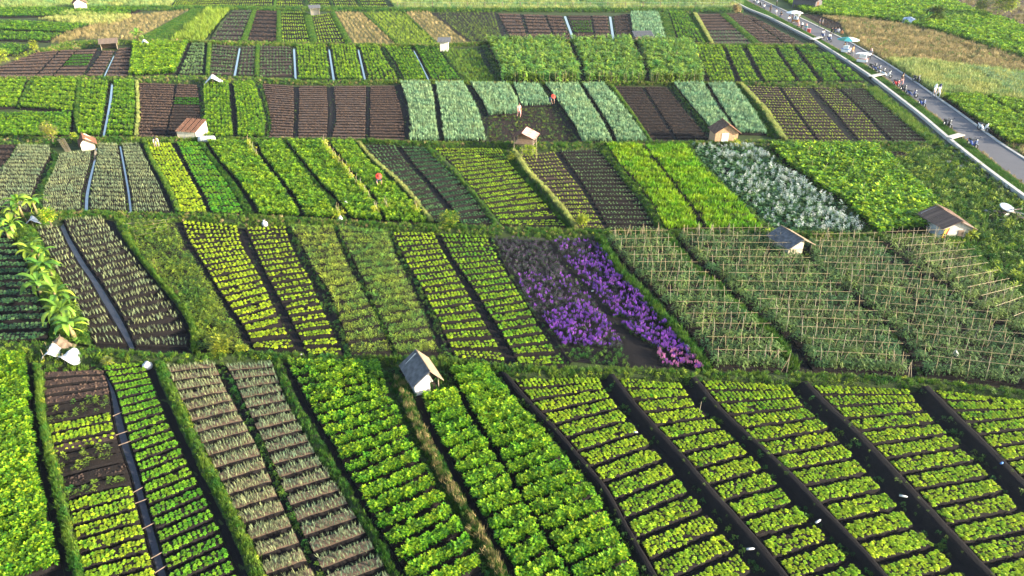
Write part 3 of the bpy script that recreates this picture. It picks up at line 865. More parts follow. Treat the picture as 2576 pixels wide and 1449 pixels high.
# ------------------------------------------------------------------ field plots, row by row: kind, beds, left edge, right edge (survey frame), look, what follows on the right
ROWS = {
'A': [
 ('leafy', 24, '-330,890 -330,1250 -330,1600', '70,906 80,971 83,1040 99,1175 123,1291 159,1436 195,1560', 'dense bright green leaf crop', 'ditchgrass', dict(pair='-100,1270|110,1225', over=dict(size=.44, t=.5, gap=.04))),
 ('lettuce', 21, '112,940 116,1050 138,1143 160,1210 188,1337 213,1449 235,1570', '262,935 276,985 286,1076 308,1150 328,1200 345,1271 370,1370 392,1449 418,1545', 'part bare brown beds, part yellow lettuce beds', 'wet',
   dict(pair='190,1318|347,1280', bedkinds=['soil','soil','soil','soil','weedy','weedy','lettuce','lettuce','seedyellow','weedy','weedy','soildark','weedy','lettuce','lettuce','lettuce','lettuce','lettuce','lettuce','lettuce','lettuce'], over=dict(bed='dark'))),
 ('lettucegreen', 24, '255,925 290,977 310,1042 325,1102 342,1157 359,1213 374,1276 394,1337 414,1413 440,1500 458,1560', '362,916 384,969 400,1009 426,1075 452,1123 475,1175 503,1230 533,1288 559,1358 591,1427 625,1520', 'full bright green lettuce beds', 'ditchgrass', dict(pair='413,1400|547,1337')),
 ('oniondry', 19, '420,924 440,977 467,1027 490,1085 519,1142 551,1205 586,1275 625,1349 664,1433 720,1560', '541,917 562,969 594,1030 623,1082 655,1143 681,1210 710,1276 745,1352 780,1430 825,1520', 'drying onion beds under straw mulch', 'ditchweed', dict(pair='561,1223|671,1188')),
 ('oniondry', 19, '567,922 595,972 620,1029 649,1088 681,1155 707,1221 740,1300 777,1375 812,1440 860,1540', '686,917 711,990 736,1044 771,1100 803,1163 844,1218 890,1294 939,1375 975,1445 1020,1520', 'browner drying onion beds with bare straw mulch', 'grasspath', dict(pair='751,1316|867,1268', over=dict(t=.3))),
 ('leafy', 19, '724,915 744,962 784,1042 841,1126 864,1178 905,1247 948,1326 992,1398 1060,1530', '959,925 979,1002 1021,1088 1079,1198 1125,1274 1169,1352 1215,1436 1265,1530', 'tall bright green leaf crop', 'midgrass', dict(pair='916,1276|1079,1207')),
 ('leafy', 15, '1062,1002 1096,1094 1122,1137 1157,1204 1206,1291 1255,1375 1300,1450 1350,1540', '1144,990 1180,1068 1221,1117 1241,1158 1279,1216 1325,1300 1380,1392 1415,1440 1465,1520', 'tufted leaf crop beside the hut', 'ditch', dict(pair='1174,1247|1290,1200', over=dict(size=.42, sp=.22, gap=.24))),
 ('leafy', 18, '1128,937 1154,977 1186,1036 1209,1076 1250,1140 1293,1218 1340,1300 1392,1384 1440,1450 1490,1530', '1226,930 1264,987 1316,1047 1383,1114 1427,1175 1487,1242 1514,1285 1569,1398 1600,1460 1650,1540', 'tufted leaf crop by black bank', 'bankweed', dict(pair='1311,1259|1458,1204', over=dict(size=.42, sp=.22, gap=.24))),
 ('lettuce', 14, '1287,958 1320,997 1357,1039 1408,1088 1466,1159 1532,1235 1577,1324 1632,1416 1705,1540', '1506,958 1540,1014 1592,1076 1664,1160 1722,1233 1792,1317 1867,1416 1950,1520', 'yellow-green lettuce beds', 'bank', dict(pair='1545,1259|1704,1208')),
 ('lettuce', 14, '1549,955 1600,1022 1663,1092 1727,1159 1788,1233 1864,1314 1940,1401 2040,1530', '1712,972 1750,1029 1801,1071 1867,1134 1940,1210 2005,1286 2105,1384 2210,1500', 'yellow-green lettuce beds with a short stake', 'bank', dict(pair='1809,1259|1940,1217')),
 ('lettuce', 14, '1754,960 1815,1034 1859,1081 1938,1150 2018,1225 2100,1315 2187,1407 2300,1540', '1983,978 2009,1017 2080,1081 2141,1153 2218,1240 2295,1327 2385,1420 2480,1520', 'yellow-green lettuce beds', 'bank', dict(pair='2083,1297|2241,1268')),
 ('lettuce', 14, '2035,972 2104,1042 2159,1092 2233,1168 2315,1256 2398,1348 2490,1448 2580,1540', '2283,988 2314,1032 2387,1104 2462,1179 2541,1266 2660,1390 2770,1500', 'yellow-green lettuce beds', 'bank', dict(pair='2387,1330|2569,1291')),
 ('lettuce', 14, '2339,985 2399,1044 2464,1107 2546,1189 2640,1280 2760,1400 2880,1520', '2700,1030 2800,1120 2950,1250 3150,1430 3260,1520', 'yellow-green lettuce beds cut by the photo edge', None, dict(pair='2500,1140|2760,1090')),
],
'B': [
 ('seedling', 17, '-330,556 -330,700 -330,880', '20,562 50,631 85,700 112,782 130,822 118,864', 'dark shaded beds of small green seedlings', 'grass', dict(over=dict(size=.26, t=.35, miss=.05, sp=.27, rs=.28))),
 ('onionsparse', 18, '92,578 125,650 160,720 212,804 225,837 242,876', '147,572 170,621 195,666 225,707 250,757 280,807 305,847 325,880', 'sunlit sparse onion rows beside the bananas', 'wet', dict(pair='212,804|262,790')),
 ('onionsparse', 19, '160,554 175,591 200,631 220,666 265,727 292,769 322,822 345,883', '262,553 280,583 307,613 330,643 387,714 437,774 470,837 477,893', 'sparse onion rows on black soil', 'ditchgrass', dict(pair='322,822|457,802')),
 ('weedy', 0, '322,565 350,640 415,718 478,790 500,830 498,893', '436,562 470,630 520,705 560,780 610,860 618,890', 'weedy strip with pale dead grass', 'ditch', dict(over=dict(miss=.15, size=.42, rows=3))),
 ('lettucesparse', 21, '457,559 465,593 490,633 530,699 557,744 587,787 620,834 642,886', '599,574 610,618 630,658 654,697 694,787 719,837 748,891', 'sparse yellow lettuce rows', 'ditch', dict(pair='575,770|690,746')),
 ('lettucesparse', 21, '615,576 640,625 666,687 691,734 714,774 744,832 780,901', '721,574 731,618 751,656 784,712 806,769 829,819 866,906', 'sparse yellow lettuce rows turning green', 'ditchweed', dict(pair='729,797|816,783', over=dict(t=.7))),
 ('fern', 17, '724,572 759,618 779,668 829,737 849,787 871,849 886,902', '839,576 859,631 886,693 924,754 954,819 991,902', 'feathery yellow-green herb beds', 'ditchweed', dict(pair='845,780|935,768', over=dict(t=.62))),
 ('fern', 17, '850,578 879,643 906,694 944,774 969,827 1003,902', '976,588 999,656 1034,724 1059,782 1084,842 1103,900', 'feathery green herb beds', 'ditchweed', dict(pair='944,774|1055,758', over=dict(t=.4))),
 ('lettucemid', 19, '986,589 1004,628 1024,671 1066,734 1081,772 1104,814 1124,862 1146,908', '1091,590 1126,658 1149,694 1176,742 1204,792 1229,834 1276,922', 'even yellow-green lettuce rows', 'ditch', dict(pair='1094,800|1204,780')),
 ('lettucemid', 20, '1104,592 1144,666 1166,694 1194,737 1224,784 1251,827 1307,924', '1223,597 1264,676 1312,752 1335,792 1357,832 1424,930', 'even green lettuce rows left of the purple flowers', 'ditchweed', dict(pair='1201,752|1312,730', over=dict(t=.35))),
 ('flowersL', 0, '1237,600 1290,700 1340,790 1400,852 1440,910', '1372,606 1430,690 1490,760 1550,840 1590,925', 'purple flower bed, fading to mauve at the top', 'ditch', {}),
 ('flowersR', 0, '1384,606 1440,680 1505,760 1570,830 1640,870 1662,928', '1500,602 1550,690 1602,739 1637,782 1682,827 1707,862 1772,934', 'purple flower strip with a pink near corner', 'hedge', {}),
 ('tomato', 13, '1522,604 1562,656 1592,693 1642,737 1692,794 1737,847 1777,894 1794,935', '1672,600 1707,656 1767,707 1822,752 1862,794 1927,842 1983,942', 'staked tomato plants', 'hedge', {}),
 ('tomato', 15, '1702,598 1717,626 1762,676 1800,699 1845,747 1887,787 1961,842 2011,882 2046,938', '1945,598 2004,645 2066,707 2119,747 2156,782 2206,817 2239,852 2288,952', 'staked tomato plants', 'ditchweed', {}),
 ('tomato', 15, '2030,615 2051,694 2106,724 2139,749 2181,787 2226,824 2264,867 2323,952', '2190,612 2226,650 2264,685 2331,712 2381,749 2431,787 2481,817 2531,849 2620,910 2740,1005', 'staked tomato plants', 'ditchweed', {}),
 ('tomato', 14, '2205,608 2244,638 2306,693 2369,719 2431,769 2506,822 2556,849 2700,940', '2355,606 2406,638 2449,666 2469,694 2531,737 2600,785 2750,880', 'paler yellowish staked bean plants', None, dict(over=dict(t=.7, tn=.5))),
],
'C': [
 ('soildark', 10, '-160,366 -190,440 -220,540', '44,366 20,411 -30,450 -90,530', 'black bare corner', 'ditchweed', {}),
 ('onion', 17, '48,368 25,411 -25,455 -80,535', '125,371 132,393 110,431 95,468 70,535', 'grey-green onion rows', 'ditchweed', {}),
 ('onion', 17, '150,393 135,438 112,483 107,518 114,538', '233,380 230,413 217,456 208,493 206,535', 'grey-green onion rows left of a water ditch', 'water', {}),
 ('onion', 18, '250,366 247,393 235,456 229,498 228,533', '297,367 305,418 315,473 322,538', 'grey-green onion rows between two water ditches', 'water', {}),
 ('onion', 18, '307,366 320,426 332,493 338,540', '350,365 370,408 392,451 412,491 431,540', 'grey-green onion rows right of a straight water ditch', 'ditchgrass', {}),
 ('lettucebig', 13, '370,361 390,413 420,456 445,503 456,540', '430,365 450,398 475,443 500,488 523,541', 'large bright yellow lettuces', 'ditch', {}),
 ('lettucebig', 13, '447,362 462,401 490,451 512,491 534,540', '495,360 532,411 565,456 595,503 617,545', 'large fresh green lettuces', 'grasspath', dict(over=dict(t=.15))),
 ('deep', 14, '520,360 550,406 600,461 642,518 658,548', '630,364 676,436 719,488 756,552', 'dense deep green leaf crop', 'ditch', {}),
 ('deep', 14, '645,364 671,411 714,463 759,523 771,553', '706,362 749,416 789,468 829,518 856,558', 'dense deep green leaf crop', 'grasspath', {}),
 ('deep', 14, '721,361 756,403 806,466 851,506 886,556', '812,363 856,418 889,456 929,493 964,566', 'deep green crop left of yellow beans', 'ditch', {}),
 ('deep', 14, '830,364 869,416 906,461 944,503 973,566', '889,362 926,413 974,458 1026,508 1076,570', 'deep green crop right of yellow beans', 'litgrass', {}),
 ('cabbage', 18, '906,367 944,411 994,451 1044,503 1090,566', '994,368 1034,426 1074,471 1106,513 1150,570', 'blue-green young cabbage rows', 'ditch', dict(pair='1000,460|1060,448')),
 ('cabbage', 18, '1006,370 1044,421 1094,476 1144,536 1160,571', '1066,375 1106,413 1159,463 1194,506 1241,572', 'darker blue-green young cabbage rows', 'grass', dict(pair='1110,495|1180,480', over=dict(t=.2))),
 ('lettucemid', 18, '1086,376 1131,411 1181,471 1219,516 1263,572', '1262,378 1287,421 1325,463 1362,506 1395,543 1432,582', 'broad plot of yellow-green lettuce rows', 'litgrass', dict(pair='1190,480|1325,460')),
 ('seedyellow', 19, '1305,392 1337,443 1387,493 1427,541 1452,580', '1395,384 1425,431 1462,478 1487,523 1522,582', 'yellowish seedlings on dark soil', 'ditch', {}),
 ('seedling', 20, '1407,382 1440,431 1477,483 1502,528 1532,583', '1502,379 1537,418 1575,468 1612,513 1652,586', 'tiny seedlings on black soil', 'grass', {}),
 ('wheat', 15, '1522,369 1557,418 1597,463 1637,513 1674,586', '1613,372 1645,421 1682,463 1717,513 1764,587', 'tall fresh green herb rows', 'ditch', {}),
 ('wheat', 15, '1622,374 1667,431 1700,476 1737,523 1782,587', '1722,370 1750,413 1787,453 1832,493 1870,528 1919,588', 'tall fresh green herb rows, darker towards the front', 'grass', dict(over=dict(t=.3))),
 ('flowersW', 0, '1737,370 1762,408 1812,461 1855,503 1912,553 1955,590', '1908,374 1946,418 2019,463 2081,503 2144,548 2175,594', 'white flowering plants', 'grass', {}),
 ('bush', 15, '1931,374 1981,426 2056,478 2131,526 2200,592', '2204,372 2249,416 2304,468 2352,516 2372,575', 'dense bushy bean plants with thin stakes', None, {}),
],
'D': [
 ('leafylow', 7, '-130,207 -165,284', '72,206 45,274', 'yellow-green leaf rows', 'grass', dict(over=dict(t=.75))),
 ('leafylow', 7, '90,205 52,276', '197,205 187,286', 'patchy yellow-green cabbages', 'grass', dict(over=dict(t=.7, miss=.15))),
 ('leafylow', 10, '207,206 204,270 200,347', '276,209 270,250 262,300 252,347', 'yellow-green leaf crop', 'water', dict(over=dict(t=.65))),
 ('leafylow', 12, '289,207 287,250 277,300 267,349', '340,207 343,300 336,351', 'mid green leaf crop', 'litgrass', dict(over=dict(t=.4))),
 ('soil', 20, '348,211 352,300 346,350', '440,214 435,262 425,300 415,351', 'ploughed brown beds', 'ditch', {}),
 ('soil', 20, '447,214 438,262 428,300 421,351', '495,216 502,255 505,325 506,351', 'ploughed brown beds with a green seedling patch', 'ditchweed', dict(bedkinds=['soil'] * 6 + ['choyseed'] * 3 + ['soildark'] * 11)),
 ('leafylow', 16, '511,212 515,275 511,351', '577,211 582,275 590,351', 'bright green leaf rows', 'ditch', dict(over=dict(t=.55))),
 ('leafylow', 16, '587,211 597,300 601,351', '640,210 659,262 671,320 667,352', 'bright green leaf rows', 'ditchweed', dict(over=dict(t=.55))),
 ('soilpink', 22, '660,213 676,275 684,320 674,353', '739,219 741,275 737,353', 'ploughed reddish brown beds', 'ditch', {}),
 ('soilpink', 22, '752,219 750,353', '821,219 826,275 822,354', 'ploughed reddish brown beds', 'ditch', {}),
 ('soilpink', 22, '839,219 844,270 846,307 832,355', '921,219 919,356', 'ploughed reddish brown beds', 'ditch', {}),
 ('soil', 22, '931,219 930,357', '991,218 1004,262 1016,307 1018,359', 'ploughed dark brown beds', 'ditch', {}),
 ('leek', 18, '1006,212 1026,270 1034,325 1030,361', '1084,212 1094,272 1104,361', 'pale green leek rows', 'ditch', {}),
 ('leek', 18, '1094,213 1106,275 1116,361', '1166,214 1194,265 1211,305 1223,361', 'pale green leek rows', 'ditch', dict(over=dict(t=.38))),
 ('leek', 11, '1181,215 1211,257 1228,296', '1283,218 1303,262 1304,290', 'pale blue-green leek rows cut short', 'ditch', dict(over=dict(t=.35))),
 ('leek', 9, '1292,218 1306,262 1310,272', '1355,217 1380,257 1388,270', 'short pale blue-green leek rows', 'ditch', dict(over=dict(t=.2))),
 ('leek', 19, '1370,217 1412,275 1447,325 1463,362', '1455,216 1487,270 1522,327 1541,363', 'pale blue-green leek rows', 'ditch', dict(over=dict(t=.35))),
 ('leek', 19, '1464,216 1502,275 1540,337 1550,363', '1520,217 1562,270 1597,317 1628,363', 'pale blue-green leek rows', 'ditchgrass', dict(over=dict(t=.35))),
 ('soildark', 19, '1543,220 1587,282 1640,363', '1612,221 1645,275 1699,363', 'dark bare beds', 'ditch', {}),
 ('soildark', 19, '1620,221 1657,280 1709,363', '1675,221 1725,285 1790,363', 'dark bare beds left of a rusty-roofed hut', 'ditchweed', {}),
 ('leek', 17, '1692,215 1737,270 1787,330 1802,348', '1770,216 1802,275 1818,296 1848,348', 'blue-green leek rows', 'ditch', dict(over=dict(t=.28))),
 ('leek', 17, '1779,216 1815,275 1857,340', '1845,216 1885,272 1917,325 1928,342', 'blue-green leek rows', 'litgrass', dict(over=dict(t=.25))),
 ('seedyellow', 20, '1868,218 1931,282 1983,362', '1956,221 1989,270 2056,363', 'yellowish seedlings on dark soil', 'ditch', {}),
 ('seedyellow', 20, '1963,222 2001,277 2064,363', '2024,221 2071,282 2143,363', 'yellowish seedlings on dark soil', 'ditch', {}),
 ('seedyellow', 20, '2042,222 2101,287 2166,363', '2101,223 2169,287 2236,363', 'yellowish seedlings on dark soil', 'ditch', dict(over=dict(t=.6))),
 ('seedling', 20, '2112,225 2176,285 2249,363', '2171,224 2231,275 2301,332 2335,364', 'green seedlings on dark soil', None, dict(over=dict(t=.6))),
],
'E': [
 ('soilpink', 9, '97,134 0,170 -60,198', '152,127 85,198', 'reddish bare beds', 'ditch', {}),
 ('soilpink', 9, '157,127 89,198', '195,127 129,196', 'reddish bare beds', 'ditch', {}),
 ('soilpink', 9, '198,127 133,196', '245,125 207,196', 'reddish bare beds with a green patch', 'ditch', dict(bedkinds=['soilpink'] * 2 + ['choyseed'] * 4 + ['soilpink'] * 3)),
 ('soilpink', 9, '262,130 214,195', '289,129 256,196', 'brown bare beds', 'water', {}),
 ('soilpink', 9, '298,124 266,196', '330,120 322,198', 'brown bare beds right of a water ditch', 'ditchweed', {}),
 ('leafylow', 8, '336,112 328,196', '477,110 440,190', 'broad bright yellow-green leaf crop', 'ditch', dict(over=dict(t=.7, size=.6))),
 ('cabbage', 9, '484,110 449,192', '515,111 511,190', 'pale grey-green cabbages', 'ditchgrass', dict(over=dict(t=.9, size=.4))),
 ('sparsegreen', 9, '533,112 527,192', '598,118 582,192', 'sparse seedlings on brown soil', 'water', {}),
 ('sparsegreen', 9, '609,120 598,192', '643,117 640,194', 'sparse green rows', 'grass', dict(over=dict(miss=.1))),
 ('sparsegreen', 10, '654,117 652,197', '732,119 736,194', 'pale green rows on dark soil', 'water', {}),
 ('leafylow', 10, '746,117 751,206', '821,119 832,206', 'bright yellow-green leaf crop', 'water', dict(over=dict(t=.7))),
 ('leafylow', 10, '832,119 848,206', '894,119 912,206', 'bright yellow-green leaf crop', 'water', dict(over=dict(t=.72))),
 ('leafylow', 10, '905,120 926,206', '954,121 971,160 994,185 1003,207', 'bright yellow-green leaf crop', 'ditchweed', dict(over=dict(t=.65))),
 ('leafylow', 10, '965,122 989,155 1011,195 1015,207', '1033,123 1054,160 1074,206', 'green leaf crop', 'water', dict(over=dict(t=.45))),
 ('leafylow', 10, '1042,122 1086,207', '1099,124 1131,170 1160,207', 'darker green leaf crop', 'ditchweed', dict(over=dict(t=.22))),
 ('olive', 0, '1111,126 1168,207', '1201,126 1246,208', 'dull olive grass plot', 'ditchweed', {}),
 ('bean', 7, '1221,110 1256,175 1258,212', '1420,109 1456,180 1460,213', 'tall staked climbing beans', 'ditch', {}),
 ('bean', 7, '1434,108 1468,185 1472,213', '1587,108 1620,185 1624,214', 'tall staked climbing beans', 'ditch', {}),
 ('bean', 7, '1598,108 1630,190 1634,214', '1742,117 1766,190 1769,214', 'tall staked climbing beans, yellowing on the right', 'ditch', {}),
 ('leafylow', 10, '1750,120 1783,212', '1815,121 1850,212', 'yellow-green leaf rows', 'ditch', dict(over=dict(t=.7))),
 ('leafylow', 10, '1823,121 1862,212', '1862,121 1910,212', 'yellow-green leaf rows', 'ditch', dict(over=dict(t=.65))),
 ('leafylow', 10, '1875,121 1922,212', '1941,121 2001,212', 'yellow-green leaf rows', 'ditch', dict(over=dict(t=.6))),
 ('leafylow', 10, '1951,121 2010,212', '1989,121 2056,212', 'green leaf rows', 'ditch', dict(over=dict(t=.4))),
 ('leafylow', 10, '1999,121 2070,212', '2047,120 2114,212', 'green leaf rows', 'ditch', dict(over=dict(t=.35))),
 ('leafylow', 7, '2062,140 2126,212', '2080,138 2176,212', 'green leaf rows beside the stone wall', None, dict(over=dict(t=.3))),
],
'F': [
 ('dry', 0, '190,98 260,68 330,40', '330,106 400,70 480,26', 'dry brown weeds', 'grass', {}),
 ('olive', 0, '430,104 520,26', '515,104 578,26', 'olive and rusty tall weeds', 'dry', dict(over=dict(size=.7, t=.75))),
 ('sparsegreen', 8, '586,27 527,104', '635,27 605,104', 'dark soil with patchy green', 'dry', {}),
 ('soildark', 8, '646,27 622,106', '697,29 695,108', 'dark soil strip', 'grass', {}),
 ('lettucemid', 9, '706,30 709,111', '761,31 781,111', 'yellow-green lettuce rows', 'grass', {}),
 ('lettucemid', 9, '784,42 799,111', '829,34 869,111', 'yellow-green lettuce rows below a white booth', 'grass', {}),
 ('dry', 0, '841,32 889,114', '911,34 999,115', 'dry tan grass', 'grass', {}),
 ('olive', 0, '918,34 1006,115', '1013,31 1100,116', 'green and tan rough grass', 'grass', dict(over=dict(t=.7))),
 ('dry', 0, '1016,31 1104,116', '1079,31 1188,116', 'tan and green rough grass', 'ditch', {}),
 ('weedy', 0, '1083,33 1193,116', '1246,31 1264,106', 'dark soil with dry stalks', 'ditch', dict(over=dict(miss=.3))),
 ('soilpink', 8, '1251,35 1288,105', '1307,36 1327,105', 'pale reddish soil strip', 'ditch', {}),
 ('soilpink', 8, '1316,37 1336,105', '1367,39 1395,105', 'reddish soil strip', 'ditch', {}),
 ('soil', 8, '1373,39 1399,105', '1412,41 1435,105', 'dark brown soil strip', 'water', {}),
 ('soil', 8, '1428,40 1452,104', '1485,40 1495,104', 'dark soil with a bright green bed patch', 'ditch', dict(bedkinds=['soildark'] * 2 + ['choyseed'] * 4 + ['soildark'] * 2)),
 ('soil', 8, '1489,40 1499,105', '1526,41 1534,105', 'dark brown soil strip', 'water', {}),
 ('soildark', 8, '1542,42 1552,105', '1577,37 1590,105', 'dark brown soil strip', 'ditch', {}),
 ('leek', 8, '1583,35 1593,105', '1655,35 1677,106', 'blue-green leek rows', 'grass', dict(over=dict(t=.15))),
 ('leafylow', 8, '1681,33 1704,108', '1725,35 1775,115', 'fresh green leaf rows', 'litgrass', dict(over=dict(t=.35))),
 ('soilpink', 10, '1753,37 1796,115', '1807,36 1895,115', 'pale bare beds with green at the near end', 'grass', dict(bedkinds=['soilpink'] * 6 + ['cabbage'] * 4)),
 ('soilpink', 13, '1826,36 1918,116', '1866,35 1974,116', 'pale brown bare beds', 'ditch', {}),
 ('soilpink', 13, '1873,40 1984,116', '1886,40 2028,116', 'pale brown bare beds beside the stone wall', None, {}),
],
'G': [
 ('lettucemid', 4, '440,2 430,18', '690,-14 688,18', 'far yellow-green lettuce rows', 'grass', {}),
 ('lettucemid', 5, '699,-14 693,19', '755,-14 764,19', 'far yellow lettuce rows', 'ditchweed', {}),
 ('lettucemid', 5, '763,-14 784,20', '818,-14 834,20', 'far yellow lettuce rows', 'ditchweed', {}),
 ('lettucemid', 5, '830,-14 842,21', '882,-14 904,21', 'far yellow lettuce rows', 'ditchweed', {}),
 ('lettucemid', 5, '894,-14 914,22', '956,-14 979,22', 'far yellow lettuce rows', None, {}),
],
}
CROP['choyseed'] = dict(k='choy', rows=4, sp=.22, size=.26, t=.5, tn=.2, gap=.16, soil='dark', bed='dark', miss=.0, cat='seedlings')
CROP['flowersL'] = CROP['flowersR'] = CROP['flowersW'] = dict(k='mauve', rows=0, sp=.3, size=.5, t=.4, tn=.4, gap=.05, soil='black', bed=None, miss=0, cat='flower field')
GF = {'A': 1.0, 'B': 1.0, 'C': 1.0, 'D': 1.25, 'E': 1.6, 'F': 2.1, 'G': 2.4}
STRIPS = {}

def flowers(row, idx, kind, Ls, Rs, desc):
    st = Strip(Ls, Rs); ctr = st.center()
    root = empty('flower_field', ctr)
    tag(root, f"{desc}, {ORD[idx]} plot from left in the {ROWNAME[row]}", 'flower field', f"plots in the {ROWNAME[row]}")
    sheet('soil', st, .012, M['black'], root, 5, 24, org=tuple(ctr))
    n = int(st.width() * st.length() * (15 if kind != 'flowersW' else 9))
    U, V = rng.uniform(.01, .99, n), rng.uniform(0, 1, n)
    p = st.S(U, V)
    nz = vnoise(p[:, 0] * 1.0, p[:, 1], 2.6)
    if kind == 'flowersW':
        dens = .62 + .5 * nz
        w = rng.random(n) < dens * (.25 + .6 * U)
        scatter('white_flowers', 'whitefl', np.c_[p[w], np.full(w.sum(), .03)], rng.uniform(.55, .95, w.sum()), .45 + .4 * nz[w] + rng.normal(0, .25, w.sum()), root, .15)
        g = ~w
        scatter('foliage', 'cabbage', np.c_[p[g], np.full(g.sum(), .03)], rng.uniform(.5, .9, g.sum()), .3 + .3 * nz[g], root, .2)
        return st, root
    Q = np.array([project(x, y, .35)[:2] for x, y in p])
    if kind == 'flowersL':
        dense = inpoly(Q[:, 0], Q[:, 1], [(1357, 797), (1427, 765), (1477, 752), (1504, 785), (1546, 820), (1537, 842), (1487, 852), (1442, 862), (1408, 862), (1386, 837)])
        bare = (Q[:, 1] > 862 + .04 * (Q[:, 0] - 1430))
        mid = (V > .36) & ~dense & ~bare
    else:
        dense = (Q[:, 1] > 642 - .25 * (Q[:, 0] - 1430)) & (nz > -.36)
        bare = (V > .60) & (V < .88) & (U < .30)
        mid = ~dense & ~bare
    pw = dense & (rng.random(n) < .93)
    pk = np.zeros(n, bool)
    if kind == 'flowersR':
        pk = (V > .90) & ~bare & (rng.random(n) < .75)
        pw &= ~pk
    mp = mid & (rng.random(n) < .28)
    mv = ~pw & ~pk & ~mp & ~bare
    gr = bare & (rng.random(n) < .5)
    sz = lambda m: rng.uniform(.28, .46, m.sum())
    for m, k, nm, t in ((pw, 'purple', 'purple_flowers', .35), (mp, 'purple', 'purple_flowers', .5), (pk, 'pinkfl', 'pink_flowers', .5), (mv, 'mauve', 'faded_flowers', .4)):
        if m.any(): scatter(nm, k, np.c_[p[m], np.full(m.sum(), .03)], sz(m), t + .35 * nz[m] + rng.normal(0, .25, m.sum()), root, .15)
    if gr.any(): scatter('weeds', 'weed', np.c_[p[gr], np.full(gr.sum(), .02)], rng.uniform(.15, .34, gr.sum()), .12 + .2 * nz[gr], root, .3)
    return st, root

for row, plots in ROWS.items():
    prev = None; pk = None
    for i, (kind, nb, Ls, Rs, desc, nxt, ex) in enumerate(plots):
        if kind.startswith('flowers'):
            st, root = flowers(row, i, kind, Ls, Rs, desc)
        else:
            st, root = plot(row, i, kind, nb, Ls, Rs, desc, join=row in 'EFG', g=GF[row], **ex)
        STRIPS[row, i] = (st, root)
        if prev is not None: gap(pk, prev, st)
        prev, pk = st, nxt

# ------------------------------------------------------------------ headland banks between the rows
berm('AB', '-330,868 120,866 240,880 330,895 480,902 560,900 640,890 780,905 890,905 1000,905 1110,905 1275,926 1430,934 1560,937 1790,940 1990,946 2290,958 2575,995 2900,1040',
     '-330,890 70,900 112,936 195,914 360,912 420,922 545,914 690,914 724,912 960,922 1130,933 1230,928 1290,955 1506,955 1560,953 1710,970 1760,960 1985,976 2040,970 2285,986 2340,983 2575,1012 2900,1062', weeds=12, tint=.28)
berm('BC', '-330,540 110,540 230,536 430,544 520,543 620,547 760,555 860,560 970,568 1080,571 1240,574 1430,584 1520,584 1650,588 1780,589 1920,590 2171,596 2350,602',
     '-330,556 110,574 160,551 270,551 320,562 457,556 600,571 720,571 850,575 990,586 1100,589 1225,596 1370,603 1520,601 1690,596 1960,601 2200,609 2350,614', weeds=8, dry=5, tint=.22)
berm('CD', '-200,350 190,349 260,350 340,353 510,354 670,355 740,356 930,359 1030,363 1225,363 1460,364 1630,364 1790,364 1940,357 2050,364 2330,365',
     '-200,366 130,371 250,364 350,363 430,363 600,358 720,360 890,361 1000,367 1090,375 1260,377 1400,382 1500,378 1620,371 1740,368 1915,373 2206,371 2340,374', weeds=6, dry=3, g=1.2)
berm('DE', '-200,198 80,200 210,198 325,199 440,194 530,194 640,199 745,208 1000,208 1160,209 1250,214 1470,215 1770,215 2000,213 2180,214',
     '-200,208 200,205 345,210 500,213 640,209 660,211 830,218 1000,211 1170,213 1290,217 1520,216 1690,215 1850,216 1960,221 2180,225', weeds=5, dry=5, g=1.5, tint=.35)
berm('EF', '97,133 160,108 330,108 520,107 700,112 880,117 1100,118 1190,118 1265,107 1600,107 1780,117 1990,118 2030,118',
     '97,136 200,124 330,113 480,109 600,117 740,118 1040,121 1110,125 1215,110 1430,109 1600,109 1745,119 1860,121 2060,122', weeds=4, dry=8, g=2.0, tint=.4)
berm('FG', '200,14 430,18 690,20 980,23 1000,24 1300,26 1860,24', '200,30 430,27 580,26 700,29 1000,31 1250,31 1600,32 1870,33', weeds=5, g=2.2, tint=.15)
# ------------------------------------------------------------------ open ground, rough fields and verges
def region(name, label, cat, poly, mat, z=.0, scat=()):
    pts = PA(poly); c = pts.mean(0)
    root = empty(name, (c[0], c[1], 0))
    tag(root, label, cat)
    me = mesh('ground_cover', [(x - c[0], y - c[1], z) for x, y in pts], [tuple(range(len(pts)))], M[mat])
    link('ground_cover', me, root)
    for nm, kind, dens, size, tint, tn, wl, patch in scat:
        polyscatter(poly, kind, dens, size, tint, nm, root, z, tn, wl, .22, patch=patch)
    return root

def extra_plot(kind, nb, Ls, Rs, label, g, over=None, join=True, pair=None, bedkinds=None):
    st, root = plot('D', 0, kind, nb, Ls, Rs, label, join=join, g=g, over=over, pair=pair, bedkinds=bedkinds)
    root['label'] = label
    return st, root

extra_plot('leafylow', 8, '-160,292 -190,350', '187,290 182,348', 'low green leaf rows in the left corner, behind the brown-roofed hut', 1.2, dict(t=.4))
region('harvested_plot', 'dark harvested soil where two people work among pale leek plots', 'bare field', '1228,298 1304,292 1310,274 1388,272 1425,315 1458,364 1232,363', 'dark', .012,
       (('weeds', 'weed', 9, .26, .3, .4, 2.5, .5), ('clods', 'darkclod', 14, .14, .5, .2, 2, 0)))
region('weed_field', 'lush weeds between the bean plot, tiled hut and canal wall', 'weeds', '2212,374 2340,376 2388,368 2440,405 2500,455 2580,520 2800,690 2800,890 2600,785 2535,735 2470,690 2452,662 2410,635 2360,604 2378,575 2356,516 2306,468 2252,416', 'greenbank', .004,
       (('grass', 'grass', 9, .40, .18, .25, 4, .2), ('weeds', 'weed', 8, .50, .28, .5, 3.5, .3), ('weeds', 'weed', 2.2, .7, .85, .3, 3, .6), ('weeds', 'yellowweed', .7, .45, .4, .4, 3, .7)))
